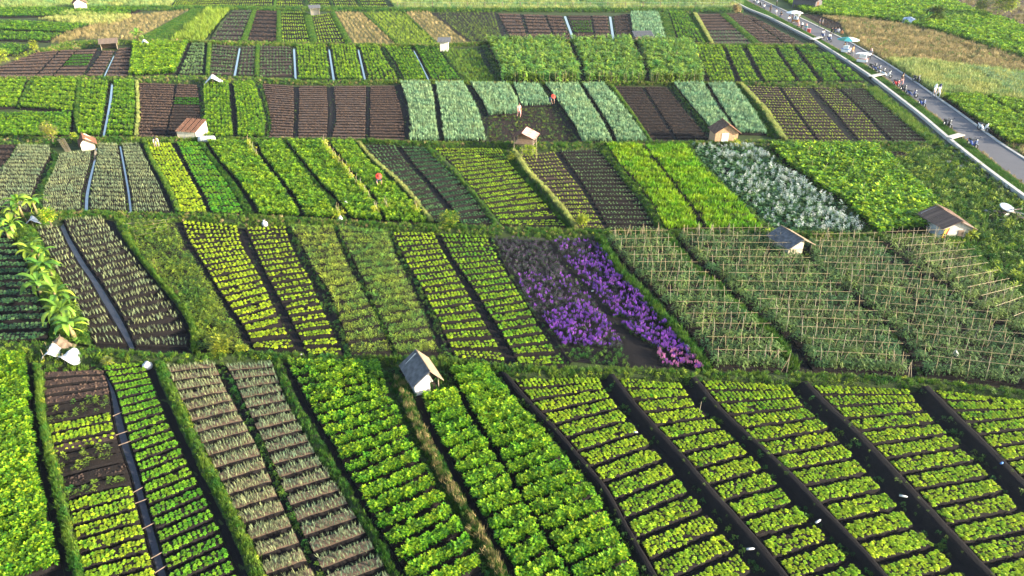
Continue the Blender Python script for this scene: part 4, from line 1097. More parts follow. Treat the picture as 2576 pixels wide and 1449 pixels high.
# left green bands beyond the brown beds
extra_plot('leafylow', 5, '-80,22 -90,47', '372,22 322,42', 'far bright green band nearest the small grey-walled house', 2.0, dict(t=.35))
extra_plot('leafylow', 5, '-80,52 -100,74', '236,66 172,86', 'far bright green band, second of four on the left', 2.0, dict(t=.35))
extra_plot('leafylow', 5, '-100,80 -120,100', '164,90 122,108', 'far bright green band, third of four on the left', 2.0, dict(t=.3))
extra_plot('leafylow', 5, '-120,110 -140,135', '90,120 50,143', 'far bright green band, nearest of four on the left', 2.0, dict(t=.3))
region('rough_grass', 'pale rough grass among far green bands at upper left', 'grass', '-100,-15 440,-15 440,2 425,18 372,22 -80,22', 'greenbank', .003, (('grass', 'palegrass', 2.0, .9, .45, .5, 8, .2),))
region('rough_grass', 'pale dry ridge of grass between the far green bands', 'grass', '100,50 180,33 330,43 300,58 236,66 110,52', 'drybank', .005, (('grass', 'palegrass', 2.4, .8, .8, .3, 6, .1),))
region('dry_weeds', 'brown dry weeds sloping beside the far green bands', 'weeds', '172,86 236,66 300,58 330,42 260,68 192,99 160,107 128,110', 'drybank', .005, (('dry_grass', 'dry', 3.0, .7, .4, .4, 6, .2),))
region('yellow_verge', 'yellow weeds edging the reddish bare beds at left', 'weeds', '-100,150 50,143 90,122 100,132 60,150 0,164 -100,190', 'drybank', .005, (('weeds', 'yellowweed', 1.6, .6, .4, .3, 5, .2),))
region('grass_meadow', 'pale green meadow along the top behind a thin wire fence', 'meadow', '968,-18 1875,-18 1862,24 1300,26 1000,24 985,10', 'greenbank', .003,
       (('grass', 'palegrass', 2.6, .8, .35, .5, 14, .1), ('grass', 'palegrass', .8, .9, .95, .1, 10, .7)))
# right of the road
region('brown_field', 'brown ploughed field in the top right corner', 'bare field', '2345,-18 2900,-18 2900,180 2575,72 2440,26', 'pink', .003, (('dry_grass', 'dry', .9, .8, .2, .4, 8, .4),))
region('bright_field', 'wide bright green crop field right of the road', 'leaf crop', '1935,-18 2345,-18 2440,26 2575,72 2900,180 2900,250 2575,150 2400,94 2300,68 2200,50 2100,44 2020,32', 'field', .003,
       (('leafy_plants', 'leafy', 4.2, .95, .60, .45, 9, .12),))
region('ploughed_corner', 'small dark ploughed corner by the road behind the white parasol', 'bare field', '2012,34 2060,39 2112,58 2122,80 2078,70', 'dark', .006, (('clods', 'darkclod', 3, .3, .5, .2, 2, 0),))
region('dry_field', 'tan dry grass field right of the road', 'dry grass', '2066,42 2100,45 2200,51 2300,70 2400,96 2575,152 2900,255 2900,300 2575,186 2450,172 2300,152 2225,150 2142,106 2124,80 2112,58', 'drybank', .003,
       (('dry_grass', 'dry', 5.0, .62, .5, .5, 7, .1), ('weeds', 'weed', .7, .7, .35, .4, 6, .5)))
region('sunlit_grass', 'sunlit yellow-green tall grass beside the road', 'grass', '2228,153 2300,154 2450,174 2575,189 2900,305 2900,420 2575,262 2450,242 2362,241 2300,200', 'greenbank', .003,
       (('grass', 'palegrass', 8.0, .75, .55, .5, 8, .0), ('grass', 'palegrass', 3.0, .8, .95, .2, 5, .5)))
extra_plot('leek', 9, '2440,174 2500,215 2580,262', '2600,200 2700,240 2860,330', 'pale blue-green rows at the right edge beyond the road', 1.3, dict(t=.35), pair=None)
extra_plot('deep', 8, '2366,246 2400,271 2458,312 2536,368', '2462,246 2540,290 2610,330 2680,372', 'dense green beans right of the road near two parked scooters', 1.1, dict(t=.6, size=.62))
extra_plot('deep', 8, '2474,247 2550,290 2625,330 2690,368', '2575,264 2680,310 2800,360 2900,400', 'dense green beans along the right photo edge', 1.1, dict(t=.6, size=.62))
region('tan_verge', 'dry tan verge between road and beans at the right edge', 'grass', '2528,366 2690,374 2900,410 2900,560 2590,400', 'drybank', .003, (('dry_grass', 'dry', 5, .4, .5, .5, 4, .2), ('grass', 'grass', 3, .4, .4, .3, 4, .2)))
region('canal_verge', 'green grass verge sloping to the canal wall', 'grass', '2174,226 2200,222 2262,272 2330,330 2372,366 2336,364 2300,333 2232,276', 'greenbank', .004, (('grass', 'grass', 18, .45, .35, .3, 4, .05), ('grass', 'palegrass', 2, .4, .8, .2, 4, .3)))
region('hut_yard', 'trodden weedy patch around the white hut', 'weeds', '966,930 1128,936 1150,985 1066,1003 1052,1020 1010,1030 985,985', 'dark', .006, (('grass', 'grass', 14, .26, .10, .15, 2, .3), ('weeds', 'weed', 8, .3, .1, .2, 2, .3)))
region('plot_corner', 'weedy corner in front of the white tarpaulin pile', 'weeds', '108,922 196,914 256,926 262,936 112,940', 'dark', .006, (('grass', 'grass', 26, .2, .3, .2, 2, .2),))
# ------------------------------------------------------------------ road, kerbs, canal
RL = '1845,-16 1880,5 1931,32 2004,72 2106,127 2181,170 2256,225 2306,262 2369,312 2429,360 2506,421 2575,473 2760,610'
RR = '1872,-18 1931,7 2056,66 2139,107 2219,152 2294,200 2356,245 2394,270 2456,315 2514,360 2575,398 2800,540'
WL = '1840,5 1880,27 1931,47 2046,106 2118,152 2191,201 2256,252 2319,302 2381,357 2431,398 2494,448 2575,508 2780,660'
road_st = Strip(RL, RR, 80)
rd = sheet('road', road_st, .06, M['asphalt'], None, 6, 80); rd['kind'] = 'structure'
def offset_line(a, d):
    t = np.gradient(a, axis=0); t /= np.hypot(*t.T)[:, None]
    return a + np.stack([-t[:, 1], t[:, 0]], 1) * d
def ribbon(name, line, w, h, mat, z0=-.01, kind='structure', cat=None, label=None, piece=None):
    """solid ribbon (kerb, wall) along a line; w = width, h = height"""
    a, b = offset_line(line, w / 2), offset_line(line, -w / 2)
    n = len(line); vs, fs = [], []
    for p, q in zip(a, b):
        vs += [(p[0], p[1], z0), (p[0], p[1], h), (q[0], q[1], h), (q[0], q[1], z0)]
    for i in range(n - 1):
        for k in range(4):
            fs.append((4 * i + k, 4 * i + (k + 1) % 4, 4 * i + 4 + (k + 1) % 4, 4 * i + 4 + k))
    fs += [(0, 1, 2, 3), (4 * n - 1, 4 * n - 2, 4 * n - 3, 4 * n - 4)]
    o = link(name, mesh(name, vs, fs, M[mat]))
    if kind: o['kind'] = kind
    if label: tag(o, label, cat)
    return o
ribbon('kerb', offset_line(road_st.R, -.16), .30, .15, 'concrete')
ribbon('road_shoulder', offset_line(road_st.L, .18), .5, .075, 'pink')
wl = Strip.res(PA(WL), 80)
tag(ribbon('canal_wall', wl, .36, .55, 'concrete', kind=None), 'long pale concrete canal wall beside the road', 'wall')
tag(ribbon('rubble_wall', offset_line(wl, -.48), .55, .22, 'rubble', kind=None), 'rough stone footing along the field side of the canal wall', 'wall')
canal = Strip(offset_line(wl, .2), offset_line(road_st.L, .4), 80)
cs = sheet('canal_bank', canal, 0, M['greenbank'], None, 8, 80, lambda U, V: np.interp(U, [0, .3, .6, 1], [.02, .02, .06, .06])); cs['kind'] = 'structure'
n = int(canal.length() * canal.width() * 22)
U, V = rng.uniform(.02, .80, n), rng.uniform(0, 1, n); p = canal.S(U, V)
scatter('canal_grass', 'grass', np.c_[p, np.full(n, .03)], rng.uniform(.12, .26, n) * (1 + p[:, 1] / 250), .10 + .12 * vnoise(p[:, 0], p[:, 1], 4) + rng.normal(0, .08, n), None, .3, 'dark green grass filling the canal between wall and road', 'grass')
n = int(canal.length() * 6)
U, V = rng.uniform(.8, 1.02, n), rng.uniform(0, 1, n); p = canal.S(U, V)
scatter('verge_grass', 'dry', np.c_[p, np.full(n, .05)], rng.uniform(.15, .35, n), .5 + .4 * vnoise(p[:, 0], p[:, 1], 4), None, .3, 'dry grass tufts along the road shoulder', 'grass')
for k, (a, b, lb) in enumerate((('2040,108', '2062,102', 'farthest of three slabs bridging the canal'), ('2187,203', '2214,197', 'middle of three slabs bridging the canal'), ('2384,360', '2412,352', 'nearest of three slabs bridging the canal'))):
    A_, B_ = PA(a)[0], PA(b)[0]
    d = B_ - A_; L_ = np.hypot(*d); rz = math.atan2(d[1], d[0])
    root = empty('canal_bridge', ((A_[0] + B_[0]) / 2, (A_[1] + B_[1]) / 2, 0), rz)
    tag(root, 'pale ' + lb, 'bridge', 'slabs over the canal')
    mb = MB(); mb.box((0, 0, .62), (L_ + .3, .8, .10)); mb.build('deck', M['concrete'], root)
    for s in (-1, 1):
        mb = MB(); mb.box((s * L_ * .42, 0, .28), (.16, .7, .57)); mb.build('support', M['rubble'], root)

# wire fence at the top
fx = [1000 + 44 * i for i in range(20)]
root = empty('wire_fence', P(1420, 17)); tag(root, 'thin wire fence with dark posts along the top meadow', 'fence')
ro = Vector(root.location)
posts = []
for i, x in enumerate(fx):
    q = P(x, 21 + .2 * (i % 3)) - ro; posts.append(q)
pm = MB(); pm.tube([(0, 0, 0), (0, 0, 1.5)], .07, 5); pmesh = pm.mesh('post', M['wood'])
for q in posts: link('post', pmesh, root, q, (rnd(-.04, .04), rnd(-.04, .04), 0))
for h in (.7, 1.3):
    mb = MB(); mb.tube([q + Vector((0, 0, h)) for q in posts], .012, 3); mb.build('wire', M['steel'], root)
# ------------------------------------------------------------------ bamboo trellises in the tomato strips
stk_mesh = []
for k in range(4):
    mb = MB(); b = rnd(-.02, .02)
    mb.tube([(0, 0, 0), (b, 0, .6), (0, b, 1.0)], [.015, .013, .010], 4); stk_mesh.append(mb.mesh('stake', M['bamboo'] if k % 2 else M['oldbamboo']))
def stake(parent, a, b, name='stake'):
    a, b = Vector(a), Vector(b); d = b - a
    o = link(name, random.choice(stk_mesh), parent, a, d.to_track_quat('Z', 'Y').to_euler())
    o.scale = (1, 1, d.length)
    return o
STRIPNAME = {12: 'leftmost', 13: 'second', 14: 'third', 15: 'rightmost'}
for idx, nrow, hh in ((12, 13, 1.12), (13, 15, 1.12), (14, 15, 1.15), (15, 14, 1.15)):
    st, _ = STRIPS['B', idx]
    for r in range(nrow):
        v = (r + .5) / nrow
        a, b = st.S(.05, v), st.S(.95, v)
        mid = (a + b) / 2; d = b - a; ln = np.hypot(*d); e = d / ln; nrm = np.array([-e[1], e[0]])
        pr = project(mid[0], mid[1], .8)
        root = empty('bamboo_trellis', (mid[0], mid[1], 0))
        tag(root, f"bamboo stake trellis, {ORD[nrow - 1 - r]} row from the front in the {STRIPNAME[idx]} staked strip", 'trellis', 'bamboo trellises in the tomato strips')
        hr = hh * rnd(.92, 1.08)
        tilt = rnd(-.05, .05)
        ends = [Vector((*(-d / 2 - e * .15), hr - tilt)), Vector((0, 0, hr + rnd(-.03, .03))), Vector((*(d / 2 + e * .15), hr + tilt))]
        mb = MB(); mb.tube(ends, [.014, .013, .012], 5); mb.build('rail', M['bamboo'], root)
        n = max(4, int(ln / .42))
        for i in range(n):
            if rnd(0, 1) < .07: continue
            t = (i + .5 + rnd(-.22, .22)) / n - .5
            s = 1 if i % 2 else -1
            f = np.array([*(d * t + nrm * s * rnd(.18, .34)), 0.05]); g = np.array([*(d * (t + rnd(-.035, .035)) - nrm * s * rnd(.02, .08)), hr * rnd(1.05, 1.38)])
            stake(root, f, g)
def bundle(px, py, label, n=5, h=1.3, sp=.25):
    q = P(px, py); root = empty('stake_bundle', q); tag(root, label, 'stakes', 'leaning bundles of bamboo stakes')
    for i in range(n):
        a = rnd(0, 6.28); stake(root, (sp * math.cos(a), sp * math.sin(a), 0), (.05 * rnd(-1, 1), .05 * rnd(-1, 1), h * rnd(.8, 1.1)))
for i, (x, y) in enumerate(((1545, 607), (1580, 603), (1616, 601), (1652, 600), (1716, 603), (1752, 599), (1788, 598), (1828, 600), (2075, 610), (2110, 614), (2140, 616))):
    bundle(x, y, f"{ORD[i]} stake bundle from left along the headland above the staked plants", 5, 1.25)
for i, (x, y) in enumerate(((1930, 905), (1950, 922), (1976, 938), (2205, 905), (2235, 925), (2262, 940), (2278, 952))):
    bundle(x, y, f"{ORD[i]} stake bundle from left at the near end of the staked plants", 4, 1.25, .35)
for i in range(16):           # single sticks in the bush beans
    st, _ = STRIPS['C', 19]
    q = st.S(rnd(.05, .95), rnd(.05, .9)); o = stake(None, (q[0], q[1], .1), (q[0] + rnd(-.1, .5), q[1] + rnd(-.2, .2), 1.45 * rnd(.8, 1.1)), 'bamboo_stake')
    tag(o, 'thin bamboo stick standing in the dense bushy bean plot', 'stake', 'sticks in the bush beans')
for r, k in ((16, 7), (17, 7), (18, 7)):   # stick tops along the tall beans
    st, root = STRIPS['E', r]
    mb = MB()
    for v in (.03, .97, .5):
        for i in range(26):
            q = st.S(rnd(.0, 1), v + rnd(-.02, .02)) - np.array(root.location[:2]); mb.tube([(q[0], q[1], .1), (q[0] + rnd(-.1, .1), q[1], 1.75 * rnd(.8, 1.05))], .022, 3)
    o = mb.build('stake_row', M['bamboo'], root); o['kind'] = 'stuff'

# yellow climbing beans on a stake line inside the deep green crop
def bean_line(label, pts, n, hgt=1.1):
    a = Strip.res(PA(pts), 40); root = empty('yellow_bean_row', (*a.mean(0), 0)); tag(root, label, 'bean row')
    o = a.mean(0)
    for i in range(n):
        q = a[int(i * 39 / max(1, n - 1))] - o
        stake(root, (q[0] - .25, q[1], 0), (q[0] + .05, q[1] + .1, hgt * rnd(1.1, 1.45))); stake(root, (q[0] + .25, q[1], 0), (q[0] - .05, q[1], hgt * rnd(1.05, 1.3)))
    m = int(n * 7); t = rng.integers(0, 40, m)
    p = np.c_[a[t] + rng.normal(0, .13, (m, 2)), rng.uniform(.1, .75, m) * hgt]
    scatter('vines', 'yellowweed', p, rng.uniform(.28, .55, m), .55 + .3 * rng.normal(0, 1, m), root, .5)
bean_line('long row of yellow climbing beans on stakes in deep green crop', '816,372 836,402 862,430 884,458 906,482 930,512', 15)
bean_line('short yellow bean row beside the brown beds', '627,372 636,388 648,405', 4)
for i, (x, y) in enumerate(((945, 540), (970, 530), (1046, 540), (850, 548))):
    bean_line(f"small yellow bean clump, {ORD[i]} listed along the near end of the deep green crop" if False else ['yellow bean clump on a stake left of the cabbage rows', 'small yellow bean clump with a leaning stake', 'tall yellow bean clump beside the young cabbages', 'yellow bean clump at the black path end'][i], f'{x},{y} {x + 4},{y + 5}', 2, 1.0)

# ------------------------------------------------------------------ huts
def corr_sheet(w, l, mat, amp=.018, pitch=.12, nl=4):
    """corrugated sheet, w across the waves (x), l along (y), centred"""
    nw = max(4, int(w / pitch * 2)); vs, fs = [], []
    for j in range(nl + 1):
        for i in range(nw + 1):
            vs.append((-w / 2 + w * i / nw, -l / 2 + l * j / nl, amp * (1 if i % 2 else -1)))
    for j in range(nl):
        for i in range(nw):
            k = j * (nw + 1) + i; fs.append((k, k + 1, k + nw + 2, k + nw + 1))
    return mesh('roof_sheet', vs, fs, mat)
def tile_course(w, l, mat):
    mb = MB(); n = max(3, int(w / .22))
    for i in range(n):
        mb.box((-w / 2 + (i + .5) * w / n, 0, rnd(-.006, .006)), (w / n * .96, l, .03), rnd(-.03, .03))
    return mb.mesh('tile_course', mat)

def plank_wall(parent, a, b, h0, h1, mat, horiz=True, n=6, th=.03, name='wall', gable=0.0):
    """wall of single boards from a to b (local xy); heights h0 (at a) and h1 (at b); gable lifts the middle"""
    a, b = Vector((*a, 0)), Vector((*b, 0)); d = b - a; L_ = d.length; rz = math.atan2(d.y, d.x)
    w = empty(name, (a + b) / 2); w.parent = parent; w.rotation_euler = (0, 0, rz)
    if horiz:
        hm = min(h0, h1)
        for i in range(n):
            mb = MB(); mb.box((0, rnd(-.006, .006), (i + .5) * hm / n), (L_, th, hm / n * .96)); mb.build('plank', mat, w)
        top = [(-L_ / 2, hm), (L_ / 2, hm)]
        prof = [(-L_ / 2, hm), (L_ / 2, hm), (L_ / 2, h1), (0, max(h0, h1) * (1) + gable if gable else (h0 + h1) / 2), (-L_ / 2, h0)]
        if gable or abs(h0 - h1) > .01:
            vs = [(x, -th / 2, z + .004) for x, z in prof] + [(x, th / 2, z + .004) for x, z in prof]
            k = len(prof); fs = [tuple(range(k)), tuple(range(2 * k - 1, k - 1, -1))] + [(i, (i + 1) % k, k + (i + 1) % k, k + i) for i in range(k)]
            link('gable', mesh('gable', vs, fs, mat), w)
    else:
        for i in range(n):
            t = (i + .5) / n; x = -L_ / 2 + L_ * t
            h = h0 + (h1 - h0) * t + (gable * (1 - abs(2 * t - 1)) if gable else 0)
            mb = MB(); mb.box((x, rnd(-.006, .006), h / 2), (L_ / n * .96, th, h)); mb.build('plank', mat, w)
    return w

def hut(label, fl, fr, depth, hw, rise, wall, roofL, roofR, name='field_hut', walls='fblr', over=.22, tiles=False, horiz=True, ridge_x=0.5, posts=(), doors=(), stilt=0.0, cat='hut', nsheet=3, wdt=None):
    A_, B_ = P(*fl), P(*fr); d = B_ - A_; W_ = wdt or d.length; rz = math.atan2(d.y, d.x)
    root = empty(name, A_, rz); tag(root, label, cat, 'farm huts among the plots')
    Z = stilt
    base = empty('frame', (0, 0, 0)); base.parent = root
    f, r = {}, 0
    H = hw
    def wl(a, b, h0, h1, g=0.0, mat=None):
        w = plank_wall(root, a, b, h0, h1, mat or wall, horiz, 7 if horiz else 8, gable=g); w.location.z = Z
    rx = ridge_x * W_
    if 'f' in walls: wl((0, 0), (W_, 0), H, H, rise)
    if 'p' in walls: wl((0, 0), (W_ * .62, 0), H, H + rise * .76)          # partial front, open on the right
    if 'b' in walls: wl((0, depth), (W_, depth), H, H, rise)
    if 'l' in walls: wl((0, 0), (0, depth), H, H)
    if 'r' in walls: wl((W_, 0), (W_, depth), H, H)
    for (x, y) in ((0.02, .02), (W_ - .02, .02), (0.02, depth - .02), (W_ - .02, depth - .02)):
        mb = MB(); mb.tube([(x, y, -.02), (x, y, H + Z)], .035, 5); mb.build('post', M['oldbamboo'], root)
    if stilt:
        mb = MB(); mb.box((W_ / 2, depth / 2, Z - .03), (W_, depth, .06)); mb.build('floor', M['wood'], root)
    for side, mat, run in ((-1, roofL, rx), (1, roofR, W_ - rx)):
        sl = math.hypot(run, rise); ang = math.atan2(rise, run)
        slope = empty('roof_slope', (rx + side * (run + over * math.cos(ang)) / 2, depth / 2, H + Z + rise / 2 - over * math.sin(ang) / 2 + .035))
        slope.parent = root; slope.rotation_euler = (0, side * ang, 0)
        L_ = sl + over; D_ = depth + 2 * over
        if tiles:
            nc = max(4, int(L_ / .13))
            for i in range(nc):
                o = link('tile_course', tile_course(D_, L_ / nc * 1.12, mat), slope, (side * (-L_ / 2 + (i + .5) * L_ / nc), 0, .02 - .0 * i), (0, 0, math.pi / 2)); o.rotation_euler = (rnd(-.005, .005), side * -.05, math.pi / 2)
        else:
            for i in range(nsheet):
                link('roof_sheet', corr_sheet(D_ / nsheet * 1.02, L_, mat), slope, (0, -D_ / 2 + (i + .5) * D_ / nsheet, .004 * (i % 2)), (0, 0, math.pi / 2))
    mb = MB(); mb.tube([(rx, -over, H + Z + rise + .05), (rx, depth + over, H + Z + rise + .05)], .04, 6); mb.build('ridge_cap', roofR, root)
    for (x0, x1, mat) in doors:
        mb = MB(); mb.box(((x0 + x1) / 2 * W_, -.03, H * .46 + Z), ((x1 - x0) * W_, .03, H * .9)); mb.build('door', mat, root)
    return root, W_

h, w = hut('white-walled hut with grey-brown roof among the front leaf crops', (1045.4, 998), (1104.8, 981), 1.75, .98, .62, M['white'], M['greyroof'], M['litbrownroof'], walls='pbl', over=.30, ridge_x=.60)  # dark left, lighter right slope: shade and sun put into the roof colours
mb = MB(); mb.box((w * .72, .55, .5), (.3, .5, .06)); mb.build('bench', M['white'], h)
mb = MB(); mb.box((w * .5, .8, .02), (w, 1.7, .05)); mb.build('floor', M['pink'], h)
h, w = hut('plank hut with dark tiled roof beside the staked beans', (2365, 603), (2438, 600), 3.1, 1.0, .55, plain('grey_boards', (.42, .40, .37), .8, var=.35, scale=2), M['tile'], M['tile'], tiles=True, over=.28)
mb = MB(); mb.add([(-.02, -.05, .1), (.22, -.05, .1), (.42, -.05, 1.02), (.12, -.05, .95)], [(0, 1, 2, 3)]); mb.add([(-.02, -.02, .1), (.22, -.02, .1), (.42, -.02, 1.02), (.12, -.02, .95)], [(3, 2, 1, 0)]); mb.build('yellow_banner', M['yellow'], h)
mb = MB(); mb.add([(.14, -.06, .08), (.30, -.06, .1), (.46, -.06, 1.04), (.36, -.06, .98)], [(0, 1, 2, 3)]); mb.build('red_banner', M['red'], h)
mb = MB(); mb.box((w * .62, -.03, .4), (.5, .03, .75)); mb.build('door', M['wood'], h)
h, w = hut('small hut with grey corrugated roof amid the staked tomatoes', (1979, 648), (2037, 638), 2.3, .85, .55, plain('pale_boards', (.50, .42, .31), .8, var=.15), M['greyroof'], M['litbrownroof'], walls='pbl', over=.22, horiz=False)  # warmer right slope: sunlight put into the colour of a grey roof
h, w = hut('tall plank hut with rusty gable roof beside the leek rows', (1795, 366), (1852, 365), 1.9, 1.5, .85, plain('thatch_boards', (.40, .25, .15), .85, var=.4), M['tile'], M['rustroof'], over=.3, horiz=False, doors=((.3, .58, M['whitec']),))
h, w = hut('raised shelter with faded red roof above a pergola', (1292, 384), (1340, 388), 1.7, .75, .5, M['wood'], M['rustroof'], M['redroof'], walls='b', stilt=1.0, over=.3, ridge_x=.45)
h, w = hut('cream hut with brown sheet roof left of the onion rows', (207, 381), (241, 376), 1.9, .8, .6, M['cream'], M['rustroof'], M['rustroof'], walls='fbr', over=.35, ridge_x=.3)
# shed with a corrugated roof falling towards the camera
def lean_shed(label, fl, fr, depth, hf, hb, wall, roof, name='field_shed', over=.15, cat='shed', front=True, stilt=0, n=4, group='farm huts among the plots', slab=False):
    A_, B_ = P(*fl), P(*fr); d = B_ - A_; W_ = d.length; rz = math.atan2(d.y, d.x)
    root = empty(name, A_, rz); tag(root, label, cat, group)
    if front: plank_wall(root, (0, 0), (W_, 0), hf, hf, wall, False, 8)
    plank_wall(root, (W_, 0), (W_, depth), hf, hb, wall, False, 6); plank_wall(root, (0, 0), (0, depth), hf, hb, wall, False, 6)
    plank_wall(root, (0, depth), (W_, depth), hb, hb, wall, False, 8)
    for (x, y, hh) in ((0.02, .0, hf), (W_ - .02, .0, hf), (0.02, depth, hb), (W_ - .02, depth, hb)):
        mb = MB(); mb.tube([(x, y, -.02), (x, y, hh)], .04, 5); mb.build('post', M['oldbamboo'], root)
    ang = math.atan2(hb - hf, depth); L_ = math.hypot(depth, hb - hf) + 2 * over
    sl = empty('roof', (W_ / 2, depth / 2, (hf + hb) / 2 + .05)); sl.parent = root; sl.rotation_euler = (ang, 0, 0)
    for i in range(n):
        if slab:
            mb = MB(); mb.box((0, 0, 0), ((W_ + 2 * over) / n * .99, L_, .07)); o = mb.build('roof_panel', roof, sl)
        else:
            o = link('roof_sheet', corr_sheet((W_ + 2 * over) / n * 1.02, L_, roof, .025, .18), sl)
        o.location = (-(W_ + 2 * over) / 2 + (i + .5) * (W_ + 2 * over) / n, 0, .004 * (i % 2))
    return root, W_
lean_shed('small brick shed with rusty corrugated roof on the brown beds', (449, 353), (496, 356), 2.3, 1.05, 1.75, M['cream'], M['rustroof'])
lean_shed('white booth with dark slab roof beside the olive plot', (1107, 130), (1127, 130), 1.4, 1.7, 1.95, M['white'], M['greyroof'], 'booth', .45, 'booth', slab=True)
lean_shed('white booth on posts at the top lettuce rows', (783, 42), (805, 41), 1.6, 1.8, 2.1, M['white'], M['greyroof'], 'booth', .35, 'booth', front=False, slab=True)
lean_shed('low grey shed at the head of the tall beans', (1598, 106), (1640, 105), 1.9, 1.0, 1.55, M['wood'], M['greyroof'], over=.25)
lean_shed('open dark shelter above the reddish bare beds', (256, 127), (296, 124), 2.2, 1.1, 1.5, M['wood'], M['wood'], front=False, over=.3)
hut('small grey house with reddish roof among far green bands', (190, 27), (221, 25), 3.6, 1.7, .9, M['cream'], M['rustroof'], M['tile'], name='farmhouse', over=.4, cat='house')
hut('dark house with a rust-brown doorway by the road at the top', (2048, 26), (2066, 23), 6.0, 2.0, .6, plain('dark_wall', (.10, .09, .10), .8), M['blackpl'], M['tile'], name='farmhouse', over=.3, cat='house', doors=((.2, .5, M['rustroof']),), wdt=2.8)
# pergola with vines under the red roof
root = empty('pergola', P(1330, 410)); tag(root, 'bamboo pergola with pale vines below the red-roofed shelter', 'pergola')
for x, y in ((-.75, -.1), (.75, -.1), (-.7, 1.2), (.75, 1.2)):
    stake(root, (x, y, 0), (x + .03, y, 1.5), 'post')
for y in (-.1, .5, 1.2): stake(root, (-.85, y, 1.42), (.85, y, 1.45), 'rail')
m = 60; q = np.c_[rng.uniform(-.8, .8, m), rng.uniform(-.15, 1.2, m), rng.uniform(.9, 1.5, m)] + np.array(root.location)
scatter('vines', 'yellowweed', q, rng.uniform(.2, .4, m), .3, root, .6)
# white tank lying on its side
q = P(522, 360); root = empty('water_tank', q, .05); tag(root, 'white plastic tank lying on its side by the corrugated shed', 'tank')
mb = MB(); mb.tube([(-.9, 0, .42), (-.82, 0, .42), (.82, 0, .42), (.9, 0, .42)], [.25, .38, .38, .25], 14); mb.build('barrel', M['plastic'], root, smooth=True)
for x in (-.5, 0, .5):
    mb = MB(); mb.tube([(x - .03, 0, .42), (x + .03, 0, .42)], [.395, .395], 14); mb.build('rib', M['plastic'], root)
for x in (-.55, .55):
    mb = MB(); mb.box((x, 0, .05), (.12, .6, .12)); mb.build('cradle', M['wood'], root)

# sheets, tarpaulins and sacks
def drape(w, l, hfun, n=9):
    vs = [(-w / 2 + w * i / n, -l / 2 + l * j / n, hfun(i / n - .5, j / n - .5) + rnd(-.03, .03)) for j in range(n + 1) for i in range(n + 1)]
    fs = [(j * (n + 1) + i, j * (n + 1) + i + 1, (j + 1) * (n + 1) + i + 1, (j + 1) * (n + 1) + i) for j in range(n) for i in range(n)]
    return vs, fs
def tarp(label, px, py, w, l, h, mat, rz=0.0, name='tarpaulin', cat='tarpaulin', poles=True):
    root = empty(name, P(px, py), rz); tag(root, label, cat)
    vs, fs = drape(w, l, lambda a, b: max(.05, h * (1 - 1.7 * abs(a)) * (1 - .35 * abs(b)) + .08 * math.sin(9 * a + 5 * b)))
    link('sheet', mesh('sheet', vs, fs, mat), root)
    if poles:
        for x, y in ((0, -l * .42), (0, l * .42), (-w * .3, -l * .4)):
            stake(root, (x, y, 0), (x, y, h * 1.05), 'pole')
    return root
tarp('white tarpaulin shelter at the head of bright green rows', 538, 213, 2.6, 2.2, 1.5, M['plastic'], .3, 'tarpaulin_shelter', 'shelter')
tarp('white sheet shelter under a far banana plant', 366, 118, 2.0, 1.6, 1.4, M['plastic'], .5, 'tarpaulin_shelter', 'shelter')
r_ = tarp('blue and white tarpaulin hut in the bright field', 2286, 60, 3.4, 2.6, 1.5, plain('blue_white_sheet', (.30, .42, .62), .5, var=.5, scale=1.2, c2=(.8, .82, .85)), .5, 'tarpaulin_shelter', 'shelter')
r_ = tarp('white crumpled tarpaulin left of a sheet pile by bananas', 137, 900, 1.2, 1.0, .85, M['plastic'], .2)
r_ = tarp('white crumpled tarpaulin over a pile at the banana row end', 180, 908, 1.5, 1.0, .75, M['plastic'], -.3)
r_ = tarp('brown board roof leaning over the white tarpaulins', 152, 878, 1.7, .9, .75, M['wood'], .1, 'board_roof', 'roof')
tarp('blue white sheet scraps under the banana clump', 86, 566, 1.2, .9, .8, plain('blue_scrap', (.42, .50, .66), .5, var=.5, scale=3, c2=(.85, .85, .85)), .4)
def sack(label, px, py, s=.45, mat=None, h=.5):
    mb = MB(); mb.lathe((0, 0, 0), [(.01, 0), (s * .42, .02), (s * .5, h * .3), (s * .46, h * .65), (s * .25, h * .9), (s * .12, h), (s * .2, h * 1.12), (.01, h * 1.1)], 9)
    o = mb.build('sack', mat or M['plastic'], None, P(px, py), (rnd(-.2, .2), rnd(-.2, .2), rnd(0, 3)), True); tag(o, label, 'sack')
sack('white sack standing in deep green crop', 872, 521, .55)
sack('white sack beside the black path end', 856, 558, .5)
sack('white sack on the headland above sparse lettuce', 668, 569, .5)
sack('crumpled grey white sack at the head of the green lettuce beds', 372, 926, .6, M['plastic'], .4)
sack('white bundle beside the red-hatted farmer', 947, 474, .45)
sack('white sack at the end of the narrow water ditch', 329, 543, .6, None, .3)
sack('white sack near the brown corner stake in the tomato rows', 2402, 897, .35, None, .4)
